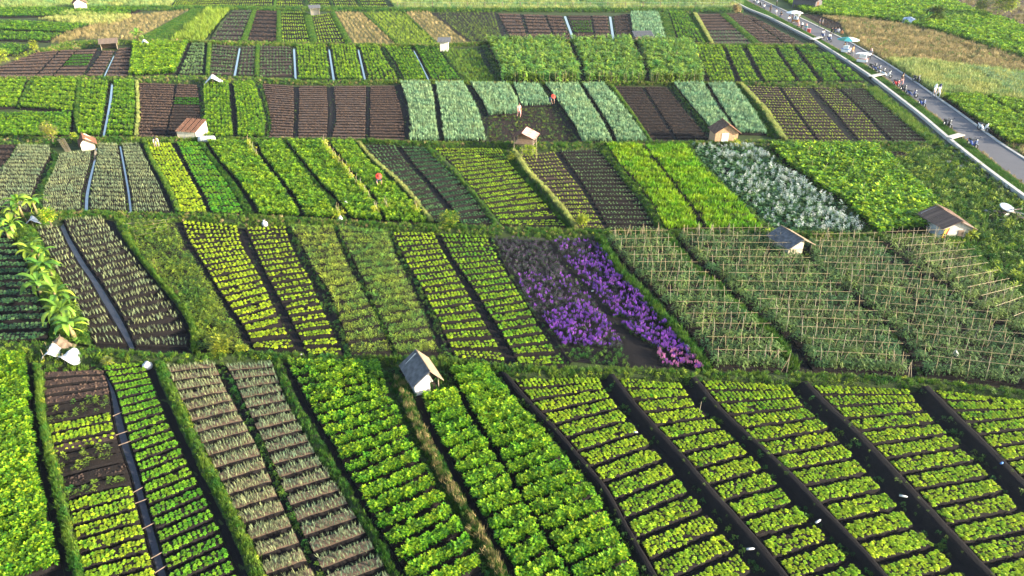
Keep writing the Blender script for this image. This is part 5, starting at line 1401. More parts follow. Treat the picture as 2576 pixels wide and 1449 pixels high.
for i, (x, y, lb) in enumerate(((2265, 1267, 'long white bottle lying on the third black bank'), (2052, 1330, 'white plastic bottle on the second black bank'), (1883, 1400, 'white plastic bottle low on the first black bank'), (2511, 1183, 'bluish plastic scrap on the rightmost black bank'), (1597, 1105, 'pale plastic scrap on the first black bank'), (1640, 1077, 'white scrap at the end of a lettuce bed'), (1490, 735, 'white scrap between the purple flowers'), (757, 895, 'short white pipe at the path end above onions'))):
    mb = MB(); l_ = .34 if i < 3 else .2
    mb.tube([(-l_ / 2, 0, .05), (-l_ * .1, 0, .05), (l_ * .3, 0, .05), (l_ / 2, 0, .05)], [.045, .05, .045, .015], 7)
    o = mb.build('plastic_bottle', M['plastic'] if i != 3 else M['blue'], None, P(x, y) + Vector((0, 0, .42 if i < 5 else .05)), (0, 0, rnd(-.3, .6)), True); tag(o, lb, 'litter', 'plastic litter')
# bamboo poles laid across the ditch between the lettuce strips
for i, (a, b) in enumerate((((288, 1052), (308, 1043)), ((296, 1100), (322, 1091)), ((303, 1126), (330, 1116)), ((338, 1245), (360, 1233)), ((345, 1272), (371, 1262)), ((363, 1336), (388, 1323)), ((385, 1410), (412, 1395)), ((392, 1448), (420, 1430)))):
    A_, B_ = P(*a), P(*b); A_.z = B_.z = .17
    mb = MB(); mb.tube([Vector((0, 0, 0)) - (B_ - A_) * .1, (B_ - A_) * 1.1], .025, 5)
    tag(mb.build('bamboo_pole', M['wood'], None, A_), f"dark pole across the wet ditch, {ORD[i]} from the far end", 'pole', 'poles across the wet ditch')
o = stake(None, P(1757, 1046), P(1757, 1046) + Vector((.02, 0, .95)), 'bamboo_stake'); tag(o, 'tall lone stake in the second lettuce strip', 'stake')
# debris pile at the right edge
root = empty('debris_pile', P(2540, 545)); tag(root, 'heap of scrap boards and branches by the canal wall', 'debris')
for i in range(26):
    a = rnd(0, 6.28); r = rnd(0, 1.3)
    mb = MB(); mb.box((0, 0, 0), (rnd(.5, 1.5), rnd(.06, .35), .04)); o = mb.build('board', random.choice([M['wood'], M['oldbamboo'], M['grey'], M['cream']]), root, (r * math.cos(a) * 1.4, r * math.sin(a), rnd(.05, .55) * (1.3 - r * .7)), (rnd(-.35, .35), rnd(-.35, .35), rnd(0, 3)))
mb = MB(); mb.lathe((0, 0, 0), [(.01, .05), (.55, .03), (.6, 0)], 12); mb.build('disc_lid', plain('zinc', (.35, .38, .42), .5), root, (-.35, .3, .75), (.3, .1, 0))
mb = MB(); mb.box((0, 0, 0), (.4, .03, .4)); mb.build('white_panel', M['white'], root, (-.8, -.55, .35), (.4, .2, .3))
# compost heaps and slabs near the canal
def heap(label, px, py, sx, sy, h, mat):
    root = empty('compost_heap', P(px, py)); tag(root, label, 'heap')
    vs, fs = drape(sx, sy, lambda a, b: max(-.02, h * (1 - (a * a + b * b) * 4.2)) + .05 * math.sin(17 * a + 11 * b), 11)
    link('mound', mesh('mound', vs, fs, mat), root)
    m = int(sx * sy * 30); q = rng.uniform(-.4, .4, (m, 2)); z = np.maximum(0, h * (1 - (q ** 2).sum(1) * 4.2))
    scatter('clods', 'darkclod', np.c_[q[:, 0] * sx, q[:, 1] * sy, z] + np.array(root.location), rng.uniform(.08, .25, m), .5, root, .6)
heap('dark compost heap with brown straw above the weeds', 2255, 395, 3.2, 2.0, .5, M['dark'])
heap('flat black soil patch left of the canal bridge', 2368, 396, 4.5, 2.4, .25, M['black'])
for i, (x, y, lb) in enumerate(((2420, 420, 'pale slab lying in the grass by the canal wall'), (2384, 407, 'small pale board at the black soil patch'))):
    mb = MB(); mb.box((0, 0, .06), (.9, .6, .05)); mb.box((.3, .1, .1), (.3, .3, .03)); tag(mb.build('slab', M['concrete'], None, P(x, y), (0, 0, .4)), lb, 'slab')
# nursery rails in the weedy strip
root = empty('seedling_nursery', P(375, 580)); tag(root, 'low bamboo-railed seedling nursery at the head of the weedy strip', 'nursery')
for i, (a, b) in enumerate((((315, 573), (425, 562)), ((325, 583), (420, 568)), ((338, 592), (425, 577)), ((342, 603), (425, 588)))):
    A_, B_ = P(*a) - Vector(root.location), P(*b) - Vector(root.location); A_.z = B_.z = .35
    stake(root, A_, B_, 'rail')
    for t in (0, .33, .66, 1):
        q = A_.lerp(B_, t); stake(root, (q.x, q.y, 0), (q.x, q.y, .5), 'peg')
polyscatter('315,570 425,560 428,590 345,604', 'leafy', 14, .28, .75, 'seedlings', root, .05, .2)
polyscatter('350,640 400,660 470,750 480,800 440,740 370,670', 'dry', 8, .35, .7, 'dead_grass', STRIPS['B', 3][1], .05, .3, 2., .5, patch=.5)

# ------------------------------------------------------------------ trees, bushes, bananas
def bush_tree(label, px, py, dia, hgt, mat, mat2, n=420, trunk=.25, name='bush', cat='bush', ls=.16):
    root = empty(name, P(px, py)); tag(root, label, cat)
    mb = MB(); mb.tube([(0, 0, -.05), (.03, .02, hgt * .35), (.0, .05, hgt * .6)], [.05 + .02 * hgt, .04, .02], 6)
    for k in range(6):
        a = k * 1.05 + rnd(-.3, .3); mb.tube([(0.02, .02, hgt * rnd(.18, .4)), (dia * .2 * math.cos(a), dia * .2 * math.sin(a), hgt * .55), (dia * .36 * math.cos(a), dia * .36 * math.sin(a), hgt * .72)], [.03, .02, .01], 4)
    mb.build('trunk', M['bark'], root)
    mb = MB(); cl = []
    for k in range(16):
        a, e = rnd(0, 6.28), rnd(-.5, 1.3); r = rnd(.5, 1.0)
        cl.append(Vector((dia / 2 * .7 * r * math.cos(a) * math.cos(e), dia / 2 * .7 * r * math.sin(a) * math.cos(e), hgt * .58 + hgt * .32 * r * math.sin(e))))
    for k in range(n):
        c = random.choice(cl); d = Vector((rnd(-1, 1), rnd(-1, 1), rnd(-1, 1))).normalized()
        q = c + d * dia * .19 * rnd(.5, 1.1)
        if q.z < .05: q.z = .05
        t = Vector((d.x, d.y, d.z * .5 + .25)).normalized()
        leaf(mb, q, t, (0, 0, 1), ls * rnd(.7, 1.4), ls * .55 * rnd(.7, 1.3), rnd(.1, .6), 0 if rnd(0, 1) < .55 else 1, 2)
    o = mb.build('crown', [mat, mat2], root); o['tint'] = rnd(.4, .7)
    return root
Y, WD = M['yellowleaf'], M['weed']
bush_tree('round bright yellow-green bush beside the banana clump', 130, 572, 1.75, 1.75, Y, M['leafy'], 900)
bush_tree('broad yellow bush at the foot of the weedy strip', 560, 890, 1.7, 1.1, Y, WD, 700)
bush_tree('small yellow bush at the corner of sparse lettuce', 610, 892, .8, .7, Y, WD, 260)
bush_tree('wide yellow-green bush at the near end of cabbage rows', 1128, 572, 2.4, 1.1, Y, M['leafy'], 900)
bush_tree('upright yellow bush at the seedling corner', 1463, 577, 1.2, 1.35, Y, WD, 600)
bush_tree('golden conical tree behind the brown-roofed hut', 135, 364, 2.2, 2.6, Y, M['dry'], 900, name='small_tree', cat='tree')
bush_tree('little yellow bush right of the golden tree', 190, 352, .8, .9, Y, WD, 250)
bush_tree('rounded leafy tree in the top right field', 2510, 45, 7.0, 6.0, M['weed'], Y, 1500, name='small_tree', cat='tree', ls=.5)
bush_tree('smaller pale tree left of the rounded leafy tree', 2462, 40, 3.4, 4.0, M['weed'], Y, 700, name='small_tree', cat='tree', ls=.4)
bush_tree('dark broad bush right of the blue tarpaulin hut', 2345, 58, 4.2, 3.0, M['weed'], M['deep'], 700, ls=.7)
bush_tree('pale dome-shaped bush on the headland above green lettuce', 276, 922, .6, .65, M['palegrass'], Y, 240)
bush_tree('low leafy bush by the plank hut corner', 2434, 600, 1.0, 1.0, Y, WD, 300)
bush_tree('low yellow bush left of the staked beans', 1932, 602, 1.2, .8, Y, WD, 300)
bush_tree('yellow shrub at the head of the leek rows', 1850, 372, 1.0, .9, Y, WD, 300)
bush_tree('small bush at the lower left of the red-roofed shelter', 1287, 405, 1.0, .9, Y, WD, 260)
bush_tree('yellow-green bush at the left end of the far beds', 12, 148, 2.4, 1.6, Y, WD, 300, ls=.3)
bush_tree('yellow-green bush where the far band meets the brown beds', 90, 134, 1.8, 2.2, Y, WD, 300, ls=.3)
bush_tree('straw-coloured haycock at the top field edge', 1850, 36, 2.4, 2.2, M['dry'], M['dry'], 500, ls=.4, name='haycock', cat='haycock')

bl_mesh = []
for k in range(6):
    mb = MB(); n = 9; L_ = 1.0; vs, fs = [], []
    up = rnd(.5, 1.0); dr = rnd(1.0, 1.9); tw = rnd(-.4, .4)
    for i in range(n + 1):
        t = i / n; x = t * (1 - .18 * t * dr); z = up * t - dr * .62 * t * t
        w = .105 * math.sin(math.pi * min(1, .12 + .88 * t)) ** .6 if t > .14 else .012
        if i == n: w = .01
        c, s = math.cos(tw * t), math.sin(tw * t)
        jag = rnd(.86, 1.1)
        for q in (-1, 0, 1): vs.append((x + abs(q) * rnd(-.02, .02), q * w * c * jag, z + q * w * s + abs(q) * w * .35 * (1 if k % 2 else -.6)))
    for i in range(n):
        for j in range(2): a = i * 3 + j; fs.append((a, a + 1, a + 4, a + 3))
    bl_mesh.append(mesh('leaf', vs, fs, M['banana']))
def banana(label, px, py, hgt, nl=9, ll=1.5):
    root = empty('banana_plant', P(px, py), rnd(0, 6)); tag(root, label, 'banana plant', 'banana plants in a row' if px < 300 else None)
    ns = random.choice((1, 2, 2))
    for s in range(ns):
        ox, oy = (0, 0) if s == 0 else (rnd(-.5, .5), rnd(-.5, .5)); hh = hgt * (1 if s == 0 else rnd(.55, .8))
        mb = MB(); mb.tube([(ox, oy, -.05), (ox + .03, oy, hh * .5), (ox + .05, oy + .03, hh)], [.13, .10, .06], 8); mb.build('pseudostem', M['stem'], root, smooth=True)
        m = nl if s == 0 else nl - 3
        for i in range(m):
            a = i * 2.4 + rnd(-.3, .3); sc = ll * rnd(.75, 1.15) * (1 if s == 0 else .75)
            o = link('leaf', random.choice(bl_mesh), root, (ox + .05, oy + .03, hh * rnd(.86, 1.0)), (rnd(-.25, .25), -rnd(-.35, .75) * (1 if i < m - 2 else 1.2), a), (sc, sc * rnd(.9, 1.2), sc))
            o['tint'] = float(np.clip(rnd(-.1, .85), 0, 1))
        if s == 0:
            o = link('dead_leaf', random.choice(bl_mesh), root, (ox, oy, hh * .8), (0, 1.2, rnd(0, 6)), (ll * .6, ll * .5, ll * .6)); o['tint'] = .9
for px, py, hh, lb in ((62, 555, 1.55, 'tall banana plant at the far end of the banana row'), (98, 548, 1.35, 'banana plant behind the round yellow bush'), (38, 600, 1.2, 'banana plant with upright leaf left of the scrap pile'),
                       (92, 665, 1.15, 'banana plant with large glossy leaves, third along the row'), (118, 705, 1.1, 'banana plant in the middle of the row, leaning leaves'), (105, 745, 1.0, 'low banana plant with one leaf sticking out left'),
                       (150, 778, 1.2, 'banana plant with a bright upright leaf'), (168, 815, 1.1, 'broad banana plant near the row end'), (190, 862, 1.25, 'nearest banana plant beside the white tarpaulins')):
    banana(lb, px, py, hh * 1.05, 12, 1.7)
banana('far banana plant above the white sheet shelter', 352, 112, 1.9, 9, 2.0)
banana('dark banana plant right of the blue tarpaulin hut', 2330, 62, 1.2, 8, 2.2)
polyscatter('70,580 110,640 150,720 205,800 228,868 180,875 130,820 105,740 70,660 40,600', 'weed', 9, .42, .5, 'undergrowth', None, .2, .5, 2., .3, 'low mixed undergrowth beneath the banana row', 'undergrowth')
# slanting pole fence left of the brown-roofed hut
root = empty('pole_stack', P(165, 382)); tag(root, 'slanting stack of pale poles left of the brown-roofed hut', 'poles')
for i in range(7): stake(root, (.25 * i * .5, -.1 * i * .3, 0), (-1.0 + .12 * i, .8, 1.1 + .03 * i), 'pole')
# ------------------------------------------------------------------ people: one continuous skinned body each
BODY = {}
def body_mesh(pose):
    """grown from a skeleton with the Skin modifier, 1.65 m tall; material slots: 0 shirt, 1 trousers, 2 skin, 3 shoes"""
    if pose in BODY: return BODY[pose]
    J, E = [], []
    def j(p, r, par=None, tagm=0):
        J.append((Vector(p), r, tagm))
        if par is not None: E.append((par, len(J) - 1))
        return len(J) - 1
    bend = {'stand': 0, 'walk': .06, 'bend': 1.05, 'sit': .1, 'ride': .25}[pose]
    hz = {'stand': .86, 'walk': .85, 'bend': .80, 'sit': .47, 'ride': .76}[pose]
    def up(d, y=0, x=0):            # point d above the hips along the (bent) spine; front is -Y
        return (x, -math.sin(bend) * d + y, hz + math.cos(bend) * d)
    pel = j((0, 0, hz), .125, None, 1)
    w = j(up(.16), .115, pel, 0); ch = j(up(.36), .14, w, 0); nk = j(up(.52), .055, ch, 2); hd0 = j(up(.60, -.01), .075, nk, 2); hd = j(up(.69, -.02), .095, hd0, 2); j(up(.76, -.01), .07, hd, 2)
    j(up(.655, -.125), .02, hd, 2)  # nose
    for s in (-1, 1):
        sh = j(up(.46, 0, s * .17), .062, ch, 0)
        if pose == 'ride': el, wr, ha = (s * .25, -.30, hz + .22), (s * .27, -.50, hz + .20), (s * .27, -.58, hz + .18)
        elif pose == 'sit': el, wr, ha = (s * .24, -.10, hz + .20), (s * .18, -.32, hz + .14), (s * .15, -.40, hz + .12)
        elif pose == 'bend': el, wr, ha = (s * .22, -.50, .72), (s * .16, -.58, .45), (s * .15, -.60, .36)
        elif pose == 'walk': el, wr, ha = (s * .25, s * .10, hz + .20), (s * .24, s * .02 - .10, hz - .03), (s * .24, s * .02 - .14, hz - .12)
        else: el, wr, ha = (s * .23, .02, hz + .20), (s * .24, -.06, hz - .04), (s * .24, -.08, hz - .13)
        e = j(el, .045, sh, 0); wv = j(wr, .032, e, 2); h = j(ha, .036, wv, 2)
        hv = Vector(ha); dr = (hv - Vector(wr)).normalized()
        for f in range(4):
            a = hv + dr * .05 + Vector((0, (f - 1.5) * .018, 0)); k = j(a, .009, h, 2); j(a + dr * (.035 + .008 * (1.5 - abs(f - 1.5))) + Vector((-s * .012, 0, 0)), .008, k, 2)
        k = j(hv + Vector((-s * .03, -.02, 0)), .010, wv, 2); j(hv + dr * .04 + Vector((-s * .035, -.03, 0)), .009, k, 2)
        hp = j((s * .09, 0, hz - .03), .095, pel, 1)
        if pose == 'ride': kn, an, to = (s * .14, -.40, hz - .05), (s * .13, -.30, .32), (s * .13, -.44, .28)
        elif pose == 'sit': kn, an, to = (s * .13, -.40, .48), (s * .12, -.40, .09), (s * .12, -.56, .04)
        elif pose == 'walk': kn, an, to = (s * .10, -.16 * s - .06, .46), (s * .09, -.22 * s + .08, .09), (s * .09, -.22 * s - .06, .04)
        elif pose == 'bend': kn, an, to = (s * .13, -.06, .44), (s * .13, .02, .09), (s * .13, -.13, .04)
        else: kn, an, to = (s * .10, -.02, .45), (s * .10, .03, .09), (s * .11, -.12, .04)
        k = j(kn, .065, hp, 1); a = j(an, .042, k, 1); j(to, .04, a, 3)
    me = bpy.data.meshes.new('body_source'); me.from_pydata([p for p, _, _ in J], E, [])
    ob = bpy.data.objects.new('body_source', me); COL.objects.link(ob)
    sk = ob.modifiers.new('skin', 'SKIN'); sk.use_smooth_shade = True
    for i, (p, r, t) in enumerate(J): me.skin_vertices[0].data[i].radius = (r, r)
    me.skin_vertices[0].data[0].use_root = True
    sb = ob.modifiers.new('sub', 'SUBSURF'); sb.levels = sb.render_levels = 1
    dg = bpy.context.evaluated_depsgraph_get(); out = bpy.data.meshes.new_from_object(ob.evaluated_get(dg))
    bpy.data.objects.remove(ob)
    pts = np.array([p for p, _, _ in J]); seg = [(pts[a], pts[b], J[b][2]) for a, b in E]
    mi = []
    for pl in out.polygons:
        c = np.array(pl.center); best = (9, 0)
        for a, b, t in seg:
            d = b - a; q = np.clip(np.dot(c - a, d) / max(1e-9, d @ d), 0, 1); dd = np.linalg.norm(c - a - d * q)
            if dd < best[0]: best = (dd, t)
        mi.append(best[1])
    BODY[pose] = (out, mi, Vector(up(.70, -.01)), bend)
    return BODY[pose]

def person(label, px, py, pose, shirt, trousers, face=0.0, hair='hair', z=0.06, s=1.12, group=None, at=None):
    src, mi, hd, bend = body_mesh(pose)
    me = src.copy(); me.materials.clear()
    for m in (M[shirt], M[trousers], M['skin'], M['blackc']): me.materials.append(m)
    me.polygons.foreach_set('material_index', mi); me.polygons.foreach_set('use_smooth', [True] * len(me.polygons))
    loc = (P(px, py, z) if at is None else Vector(at))
    o = link('person', me, None, loc, (0, 0, face), (s, s, s)); tag(o, label, 'person', group)
    mb = MB()                                   # hair / veil / helmet sits on the head
    R = {'hair': .112, 'hijab': .125, 'helmet': .135, 'hat': .12}[hair if hair in ('hair', 'hijab', 'helmet', 'hat') else 'hair']
    low = -.45 if hair != 'hijab' else -1.5
    prof = [(R * math.cos(t), R * math.sin(t) * 1.1) for t in np.linspace(-.35, 1.5, 6)]
    if hair == 'hijab': prof = [(R * 1.5, -.22), (R * 1.15, -.12)] + prof
    if hair == 'hat': prof = [(R * 2.2, -.02), (R * 1.1, .03)] + prof[2:]
    mb.lathe((0, .012, .02), prof, 12)
    mt = {'hair': M['hair'], 'hijab': M[random.choice(['whitec', 'grey', 'navy', 'pinkc'])], 'helmet': M['blackpl'], 'hat': M['red']}[hair]
    mb.build('headwear' if hair != 'hair' else 'hair', mt, o, hd, (bend * .9, 0, 0), True)
    return o

# ------------------------------------------------------------------ scooters
def scooter_parts(col):
    """length along -Y (front at -Y), 1.85 m long"""
    pr = []
    def wheel(y):
        t = MB(); n, r, tr = 16, .235, .055; vs, fs = [], []
        for i in range(n):
            a = 2 * math.pi * i / n
            for k in range(6):
                b = 2 * math.pi * k / 6; rr = r + tr * math.cos(b); vs.append((tr * .9 * math.sin(b), y + rr * math.cos(a), .29 + rr * math.sin(a)))
        for i in range(n):
            for k in range(6): fs.append((i * 6 + k, i * 6 + (k + 1) % 6, ((i + 1) % n) * 6 + (k + 1) % 6, ((i + 1) % n) * 6 + k))
        t.add(vs, fs)
        rim = MB(); rim.tube([(-.035, y, .29), (.035, y, .29)], .05, 8)
        for i in range(5):
            a = 2 * math.pi * i / 5; rim.tube([(0, y, .29), (0, y + .2 * math.cos(a), .29 + .2 * math.sin(a))], .016, 4)
        return t, rim
    b = MB()
    # body shell lofted along Y
    prof = [(-.02, .33, .30, .09), (.12, .34, .46, .13), (.35, .36, .66, .14), (.62, .46, .72, .12), (.86, .62, .74, .06)]
    n0 = len(b.v); sec = 8
    for y, z0, z1, w in prof:
        for k in range(sec):
            a = 2 * math.pi * k / sec; b.v.append((w * math.cos(a), y, (z0 + z1) / 2 + (z1 - z0) / 2 * math.sin(a)))
    for i in range(len(prof) - 1):
        for k in range(sec): b.f.append((n0 + i * sec + k, n0 + i * sec + (k + 1) % sec, n0 + (i + 1) * sec + (k + 1) % sec, n0 + (i + 1) * sec + k)); b.m.append(0)
    b.f.append(tuple(n0 + (len(prof) - 1) * sec + k for k in range(sec))); b.m.append(0)
    b.add([(-.19, -.30, .36), (.19, -.30, .36), (.21, -.36, .62), (.15, -.42, .88), (-.15, -.42, .88), (-.21, -.36, .62), (0, -.40, .36), (0, -.47, .64), (0, -.50, .86)],
          [(0, 6, 7, 5), (6, 1, 2, 7), (5, 7, 8, 4), (7, 2, 3, 8), (0, 5, 4, 3, 2, 1)])
    b.box((0, -.14, .31), (.22, .40, .05))
    pr.append(('body', b, col, True))
    s = MB(); s.box((0, .34, .745), (.24, .66, .09)); s.box((0, .62, .79), (.20, .2, .08)); pr.append(('seat', s, M['blackpl'], False))
    f = MB(); f.tube([(0, -.64, .29), (0, -.50, .70), (0, -.42, .98)], .032, 6); f.box((0, -.64, .56), (.12, .34, .03)); pr.append(('fork', f, M['steel'], False))
    h = MB(); h.tube([(-.33, -.34, 1.0), (-.15, -.42, .97), (.15, -.42, .97), (.33, -.34, 1.0)], .018, 5)
    for q in (-1, 1): h.tube([(q * .24, -.40, .98), (q * .30, -.44, 1.16)], .008, 4); h.box((q * .30, -.44, 1.18), (.10, .02, .06))
    h.box((0, -.45, .98), (.24, .14, .12)); pr.append(('handlebar', h, M['blackpl'], False))
    l = MB(); l.box((0, -.525, .96), (.14, .03, .08)); pr.append(('headlight', l, M['glass'], False))
    r = MB(); r.box((0, .89, .68), (.14, .03, .07)); pr.append(('tail_light', r, M['red'], False))
    e = MB(); e.tube([(.14, .18, .27), (.16, .70, .34)], .045, 7); pr.append(('exhaust', e, M['steel'], False))
    return pr, wheel
SCO = {}
def scooter(label, px, py, face, col, s=1.05):
    if 'p' not in SCO:
        pr, wheel = scooter_parts(M['blackpl'])
        SCO['p'] = [(n, b.mesh(n, m, sm)) for n, b, m, sm in pr]
        SCO['w'] = [(w[0].mesh('tyre', M['rubber'], True), w[1].mesh('rim', M['steel'])) for w in (wheel(-.64), wheel(.60))]
    root = empty('scooter', P(px, py, .06), face); root.scale = (s, s, s); tag(root, label, 'scooter', 'scooters along the road')
    for n, me in SCO['p']:
        o = link(n, me, root)
        if n == 'body':
            o.material_slots[0].link = 'OBJECT'; o.material_slots[0].material = col
    for ty, rim in SCO['w']:
        o = link('wheel', ty, root); link('rim', rim, o)
    return root
paint = lambda n, c: plain(n, c, .3, var=.05, spec=.6)
PT = [paint('scooter_blue', (.03, .06, .22)), paint('scooter_black', (.015, .015, .02)), paint('scooter_white', (.7, .72, .75)), paint('scooter_red', (.4, .03, .03)), paint('scooter_grey', (.16, .17, .19))]
ROAD_AZ = lambda: math.atan2(*(road_st.S(.5, .62) - road_st.S(.5, .5))[::-1])
ra = ROAD_AZ() + math.pi / 2     # scooter's front (-Y) looks down the road towards the camera side
for px, py, da, c, lb in (
    (2443, 371, .15, 0, 'blue scooter, nearest of those parked on the road'), (2380, 321, .1, 1, 'black scooter with boxes parked on the left road edge'), (2470, 330, .25, 2, 'white and blue scooter leaning at the right road edge'),
    (2316, 268, .1, 0, 'dark blue scooter below the middle canal bridge'), (2291, 244, .55, 0, 'blue scooter turned towards the camera'), (2270, 232, .1, 1, 'black scooter beside the person in pink trousers'), (2252, 218, .1, 3, 'red scooter behind the person in pink trousers'),
    (2303, 207, .2, 1, 'lone black scooter on the right road edge'), (2228, 195, .6, 2, 'white scooter at the near end of a tight cluster'), (2214, 188, .55, 4, 'grey scooter, second in the tight cluster'), (2204, 181, .5, 0, 'blue scooter, third in the tight cluster'), (2194, 176, .45, 1, 'black scooter at the far end of the tight cluster'),
    (2084, 105, .2, 0, 'ridden blue scooter near the farthest canal bridge'), (2068, 96, .1, 0, 'ridden dark scooter following behind another'), (2132, 134, .2, 2, 'white scooter by the green parasol stall'), (1912, 17, .1, 1, 'far black scooter in the group at the road top'), (1920, 23, .1, 0, 'far blue scooter in the group at the road top'), (1904, 12, .1, 2, 'far white scooter in the group at the road top'), (1896, 8, .1, 4, 'farthest grey scooter at the road top')):
    scooter(lb, px, py, ra + da, PT[c])
def rider(px, py, da, lb, sh):
    q = P(px, py, .06); a = ra + da; person(lb, 0, 0, 'ride', sh, 'navy', a, 'helmet', s=1.05, at=(q.x - .18 * math.sin(a), q.y + .18 * math.cos(a), .06))
rider(2084, 105, .2, 'rider in white on the scooter near the farthest canal bridge', 'whitec')
rider(2068, 96, .1, 'rider in white shirt on the following scooter', 'whitec')
PEOPLE = [
 (2356, 246, 'walk', 'whitec', 'whitec', .4, 'hijab', 'person in white walking on the right road edge'), (2345, 247, 'walk', 'whitec', 'grey', .5, 'hijab', 'person in pale clothes walking beside the one in white'),
 (2264, 216, 'walk', 'blackc', 'pinkc', .3, 'hair', 'person in black top and pink trousers on the road'), (2186, 151, 'stand', 'grey', 'blackc', 2.6, 'hijab', 'person in grey carrying a white bundle on the road'),
 (2141, 142, 'walk', 'orange', 'grey', .5, 'hair', 'person in brown top walking past the green parasol'), (2066, 70, 'stand', 'grey', 'blackc', 1.2, 'hair', 'person in grey standing at the right road edge'), (2059, 68, 'stand', 'navy', 'blackc', 1.0, 'hair', 'person in navy standing at the right road edge'),
 (2026, 79, 'sit', 'teal', 'navy', -.8, 'hijab', 'person in teal sitting by the red crate'), (2006, 73, 'sit', 'pinkc', 'blackc', -.6, 'hijab', 'person in pink sitting by the road near the crate'), (2015, 76, 'sit', 'blackc', 'blackc', -.7, 'hijab', 'person in black sitting by the road near the crate'),
 (1936, 33, 'stand', 'blackc', 'blackc', .2, 'hair', 'person in black standing at the upper road'), (1952, 16, 'stand', 'grey', 'blackc', 1.4, 'hair', 'person standing at the top right road edge'), (1950, 38, 'sit', 'whitec', 'grey', -.5, 'hair', 'person in white crouching at the upper road edge'), (1963, 45, 'sit', 'blackc', 'navy', -.6, 'hair', 'person in black crouching at the upper road edge'), (1920, 24, 'sit', 'whitec', 'navy', -.3, 'helmet', 'person in white by the top scooters'),
 (1982, 56, 'sit', 'whitec', 'navy', .2, 'hair', 'person in white at the white parasol stall'), (1992, 54, 'stand', 'navy', 'blackc', .3, 'hair', 'person in navy under the white parasol'), (2006, 54, 'stand', 'whitec', 'blackc', -.4, 'hair', 'person in white right of the white parasol pole'), (1998, 60, 'sit', 'orange', 'grey', -.8, 'hijab', 'person in brown sitting in front of the white parasol'),
 (2090, 87, 'sit', 'blackc', 'blackc', 2.2, 'hair', 'person in black sitting on the right kerb, leftmost of the group'), (2098, 87, 'sit', 'navy', 'navy', 2.2, 'hair', 'person in navy sitting in the middle of the kerb group'), (2106, 87, 'sit', 'whitec', 'navy', 2.3, 'hair', 'person in white sitting on the right kerb'), (2114, 93, 'sit', 'orange', 'blackc', 2.2, 'hair', 'person in brown sitting alone on the right kerb'),
 (2120, 134, 'stand', 'blackc', 'blue', .3, 'hair', 'vendor in black at the green parasol stall'),
 (1305, 296, 'walk', 'pinkc', 'pinkc', .4, 'hair', 'farmer in pale pink standing in the harvested plot'), (1383, 265, 'bend', 'grey', 'navy', .6, 'hat', 'farmer in grey bending at the edge of the leeks'), (953, 470, 'bend', 'blackc', 'navy', .3, 'hat', 'farmer with red hat bending in the deep green crop'), (398, 372, 'bend', 'cream', 'grey', .3, 'hair', 'farmer in cream bending at the head of yellow lettuce')]
for px, py, pose, sh, tr, fc, hr, lb in PEOPLE:
    person(lb, px, py, pose, sh, tr, fc, hr, z=.06 if px > 1850 else .03, group='people on the road' if px > 1850 else 'farmers in the fields')

# ------------------------------------------------------------------ parasols, stalls and crates
def parasol(label, px, py, h, r, cols):
    root = empty('parasol', P(px, py, .06)); tag(root, label, 'parasol')
    mb = MB(); mb.tube([(0, 0, 0), (0, 0, h + .42)], .03, 6); mb.build('pole', M['steel'], root)
    mb = MB(); mb.lathe((0, 0, 0), [(.01, .12), (.28, .10), (.3, 0)], 10); mb.build('base', M['concrete'], root)
    for k in range(8):
        a0, a1 = k * math.pi / 4, (k + 1) * math.pi / 4; vs, fs = [], []
        for i in range(5):
            t = i / 4; rr = r * t; z = h + .42 - .42 * t ** 1.7
            for a in (a0, (a0 + a1) / 2, a1):
                sag = .04 * t * (1 if a == (a0 + a1) / 2 else 0); vs.append((rr * math.cos(a), rr * math.sin(a), z - sag))
        for i in range(4):
            for q in range(2): b = i * 3 + q; fs.append((b, b + 1, b + 4, b + 3))
        link('canopy_panel', mesh('canopy_panel', vs, fs, cols[k % len(cols)], True), root)
        mb = MB(); mb.tube([(0, 0, h - .15), (r * .6 * math.cos(a0), r * .6 * math.sin(a0), h + .22)], .01, 3); mb.build('rib', M['steel'], root)
parasol('white parasol over a roadside stall', 1994, 57, 2.0, 1.75, [M['whitec']])
parasol('green and white parasol over a roadside stall', 2126, 133, 2.2, 1.85, [M['whitec'], M['whitec'], M['teal'], M['teal'], plain('green_cloth', (.05, .22, .14), .7), M['teal'], M['whitec'], M['whitec']])
def stall(label, px, py, face, mat, top, w=1.3, d=.7, h=.8, canopy=False):
    root = empty('food_stall', P(px, py, .06), face); tag(root, label, 'stall')
    mb = MB(); mb.box((0, 0, .3 + h / 2 - .1), (w, d, h - .3)); mb.box((0, -d / 2 - .01, .55), (w * .8, .03, .3)); mb.build('cabinet', mat, root)
    mb = MB(); mb.box((0, 0, h + .03), (w + .1, d + .1, .05)); mb.build('counter', top, root)
    for x in (-.5, .5):
        mb = MB(); mb.tube([(x * w - .03, -d * .55, .25), (x * w + .03, -d * .55, .25)], .25, 12); mb.build('wheel', M['rubber'], root)
        mb = MB(); mb.tube([(x * w * .9, d * .4, 0), (x * w * .9, d * .4, .4)], .025, 4); mb.build('leg', M['steel'], root)
    mb = MB(); mb.box((0, 0, h + .35), (w * .7, d * .6, .5)); mb.build('display_case', M['glass'], root)
    for x in (-.3, .05, .3):
        mb = MB(); mb.lathe((x * w, d * .38, h + .05), [(.01, 0), (.09, 0), (.09, .22), (.05, .26), (.04, .3)], 8); mb.build('jar', M['orange'], root)
    if canopy:
        vs, fs = drape(w * 1.5, d * 2, lambda a, b: 1.55 + .15 * (1 - 4 * a * a), 6); link('awning', mesh('awning', vs, fs, M['whitec']), root)
        for x in (-.6, .6): stake(root, (x * w, d * .6, 0), (x * w, d * .6, 1.55), 'post')
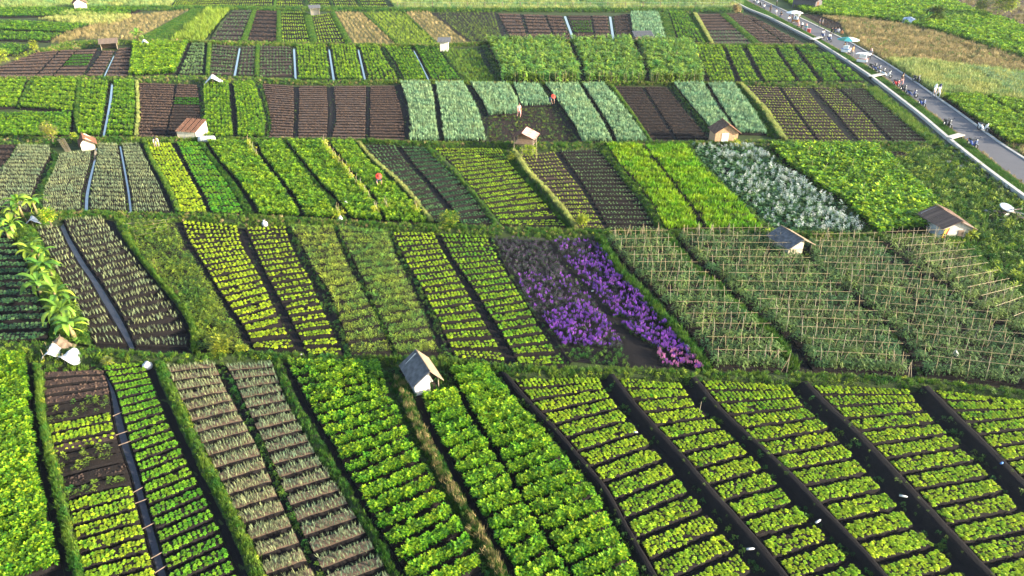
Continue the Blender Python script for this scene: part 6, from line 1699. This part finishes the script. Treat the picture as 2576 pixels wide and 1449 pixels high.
stall('wooden food stall under the white parasol', 1999, 60, -.6, M['orange'], M['wood'])
stall('white and blue food stall under the green parasol', 2124, 136, -.6, M['whitec'], M['blue'])
stall('white covered snack cart on the left road edge', 2166, 161, -.6, M['whitec'], M['pinkc'], 1.5, .9, .8, True)
root = empty('crate', P(2033, 82, .06), -.5); tag(root, 'red crate beside the seated person in teal', 'crate')
mb = MB(); mb.box((0, 0, .35), (.62, .5, .7)); mb.build('box', M['red'], root)
mb = MB(); mb.box((0, 0, .74), (.66, .54, .06)); mb.build('lid', M['pinkc'], root)
# ------------------------------------------------------------------ thin evening haze over the fields
hz = MB(); hz.box((0, 900, 20.5), (3600, 2600, 43)); hzm = bpy.data.materials.new('haze_air'); hzm.use_nodes = True
t = hzm.node_tree; t.nodes.clear(); pv = t.nodes.new('ShaderNodeVolumePrincipled'); pv.inputs['Color'].default_value = (.80, .90, 1.0, 1)
pv.inputs['Density'].default_value = .00013; pv.inputs['Anisotropy'].default_value = .3
oo = t.nodes.new('ShaderNodeOutputMaterial'); t.links.new(pv.outputs[0], oo.inputs['Volume'])
hzo = hz.build('haze', hzm); hzo['kind'] = 'stuff'; tag(hzo, 'thin pale haze over the farmland', 'haze')
# ------------------------------------------------------------------ countable plants: the nearest in view become objects of their own, the rest stays a mass
def individuals(kind, name, label, cat, group, most=300):
    cand = []
    for d in PENDING:
        if d['kind'] != kind: continue
        x, y, z = d['p'].T
        u, v, dep = project(x, y, z)
        ok = np.where((u > 8) & (u < 2567) & (v < 1440) & (v > 0) & (dep > 0))[0]
        cand += [(dep[i] / d['s'][i, 0], id(d), i, d) for i in ok]
    cand.sort(key=lambda q: (q[0], q[1], q[2]))
    use = {}
    for _, k, i, d in cand[:most]:
        use.setdefault(k, (d, []))[1].append(i)
    for d, idx in use.values():
        for i in idx:
            o = bpy.data.objects.new(name, PROTO[kind][d['v'][i]].data)
            COL.objects.link(o)
            o.location = d['p'][i]; o.rotation_euler = d['r'][i]; o.scale = d['s'][i]
            o['tint'] = float(d['t'][i])
            tag(o, label, cat, group)
        keep = np.ones(len(d['p']), bool); keep[idx] = False
        for k in 'prstv': d[k] = d[k][keep]

individuals('lettuce', 'lettuce', 'single lettuce head in the lettuce beds nearest the bottom edge of the photo', 'lettuce', 'lettuce heads in the nearest beds')
individuals('onion', 'onion_plant', 'single pale onion plant in the straw-mulched beds nearest the bottom edge', 'onion', 'onion plants in the nearest beds')
for d in PENDING: flush_scatter(d)
print('SCATTER total', sum(len(d['p']) for d in PENDING), 'objects', len(bpy.data.objects))
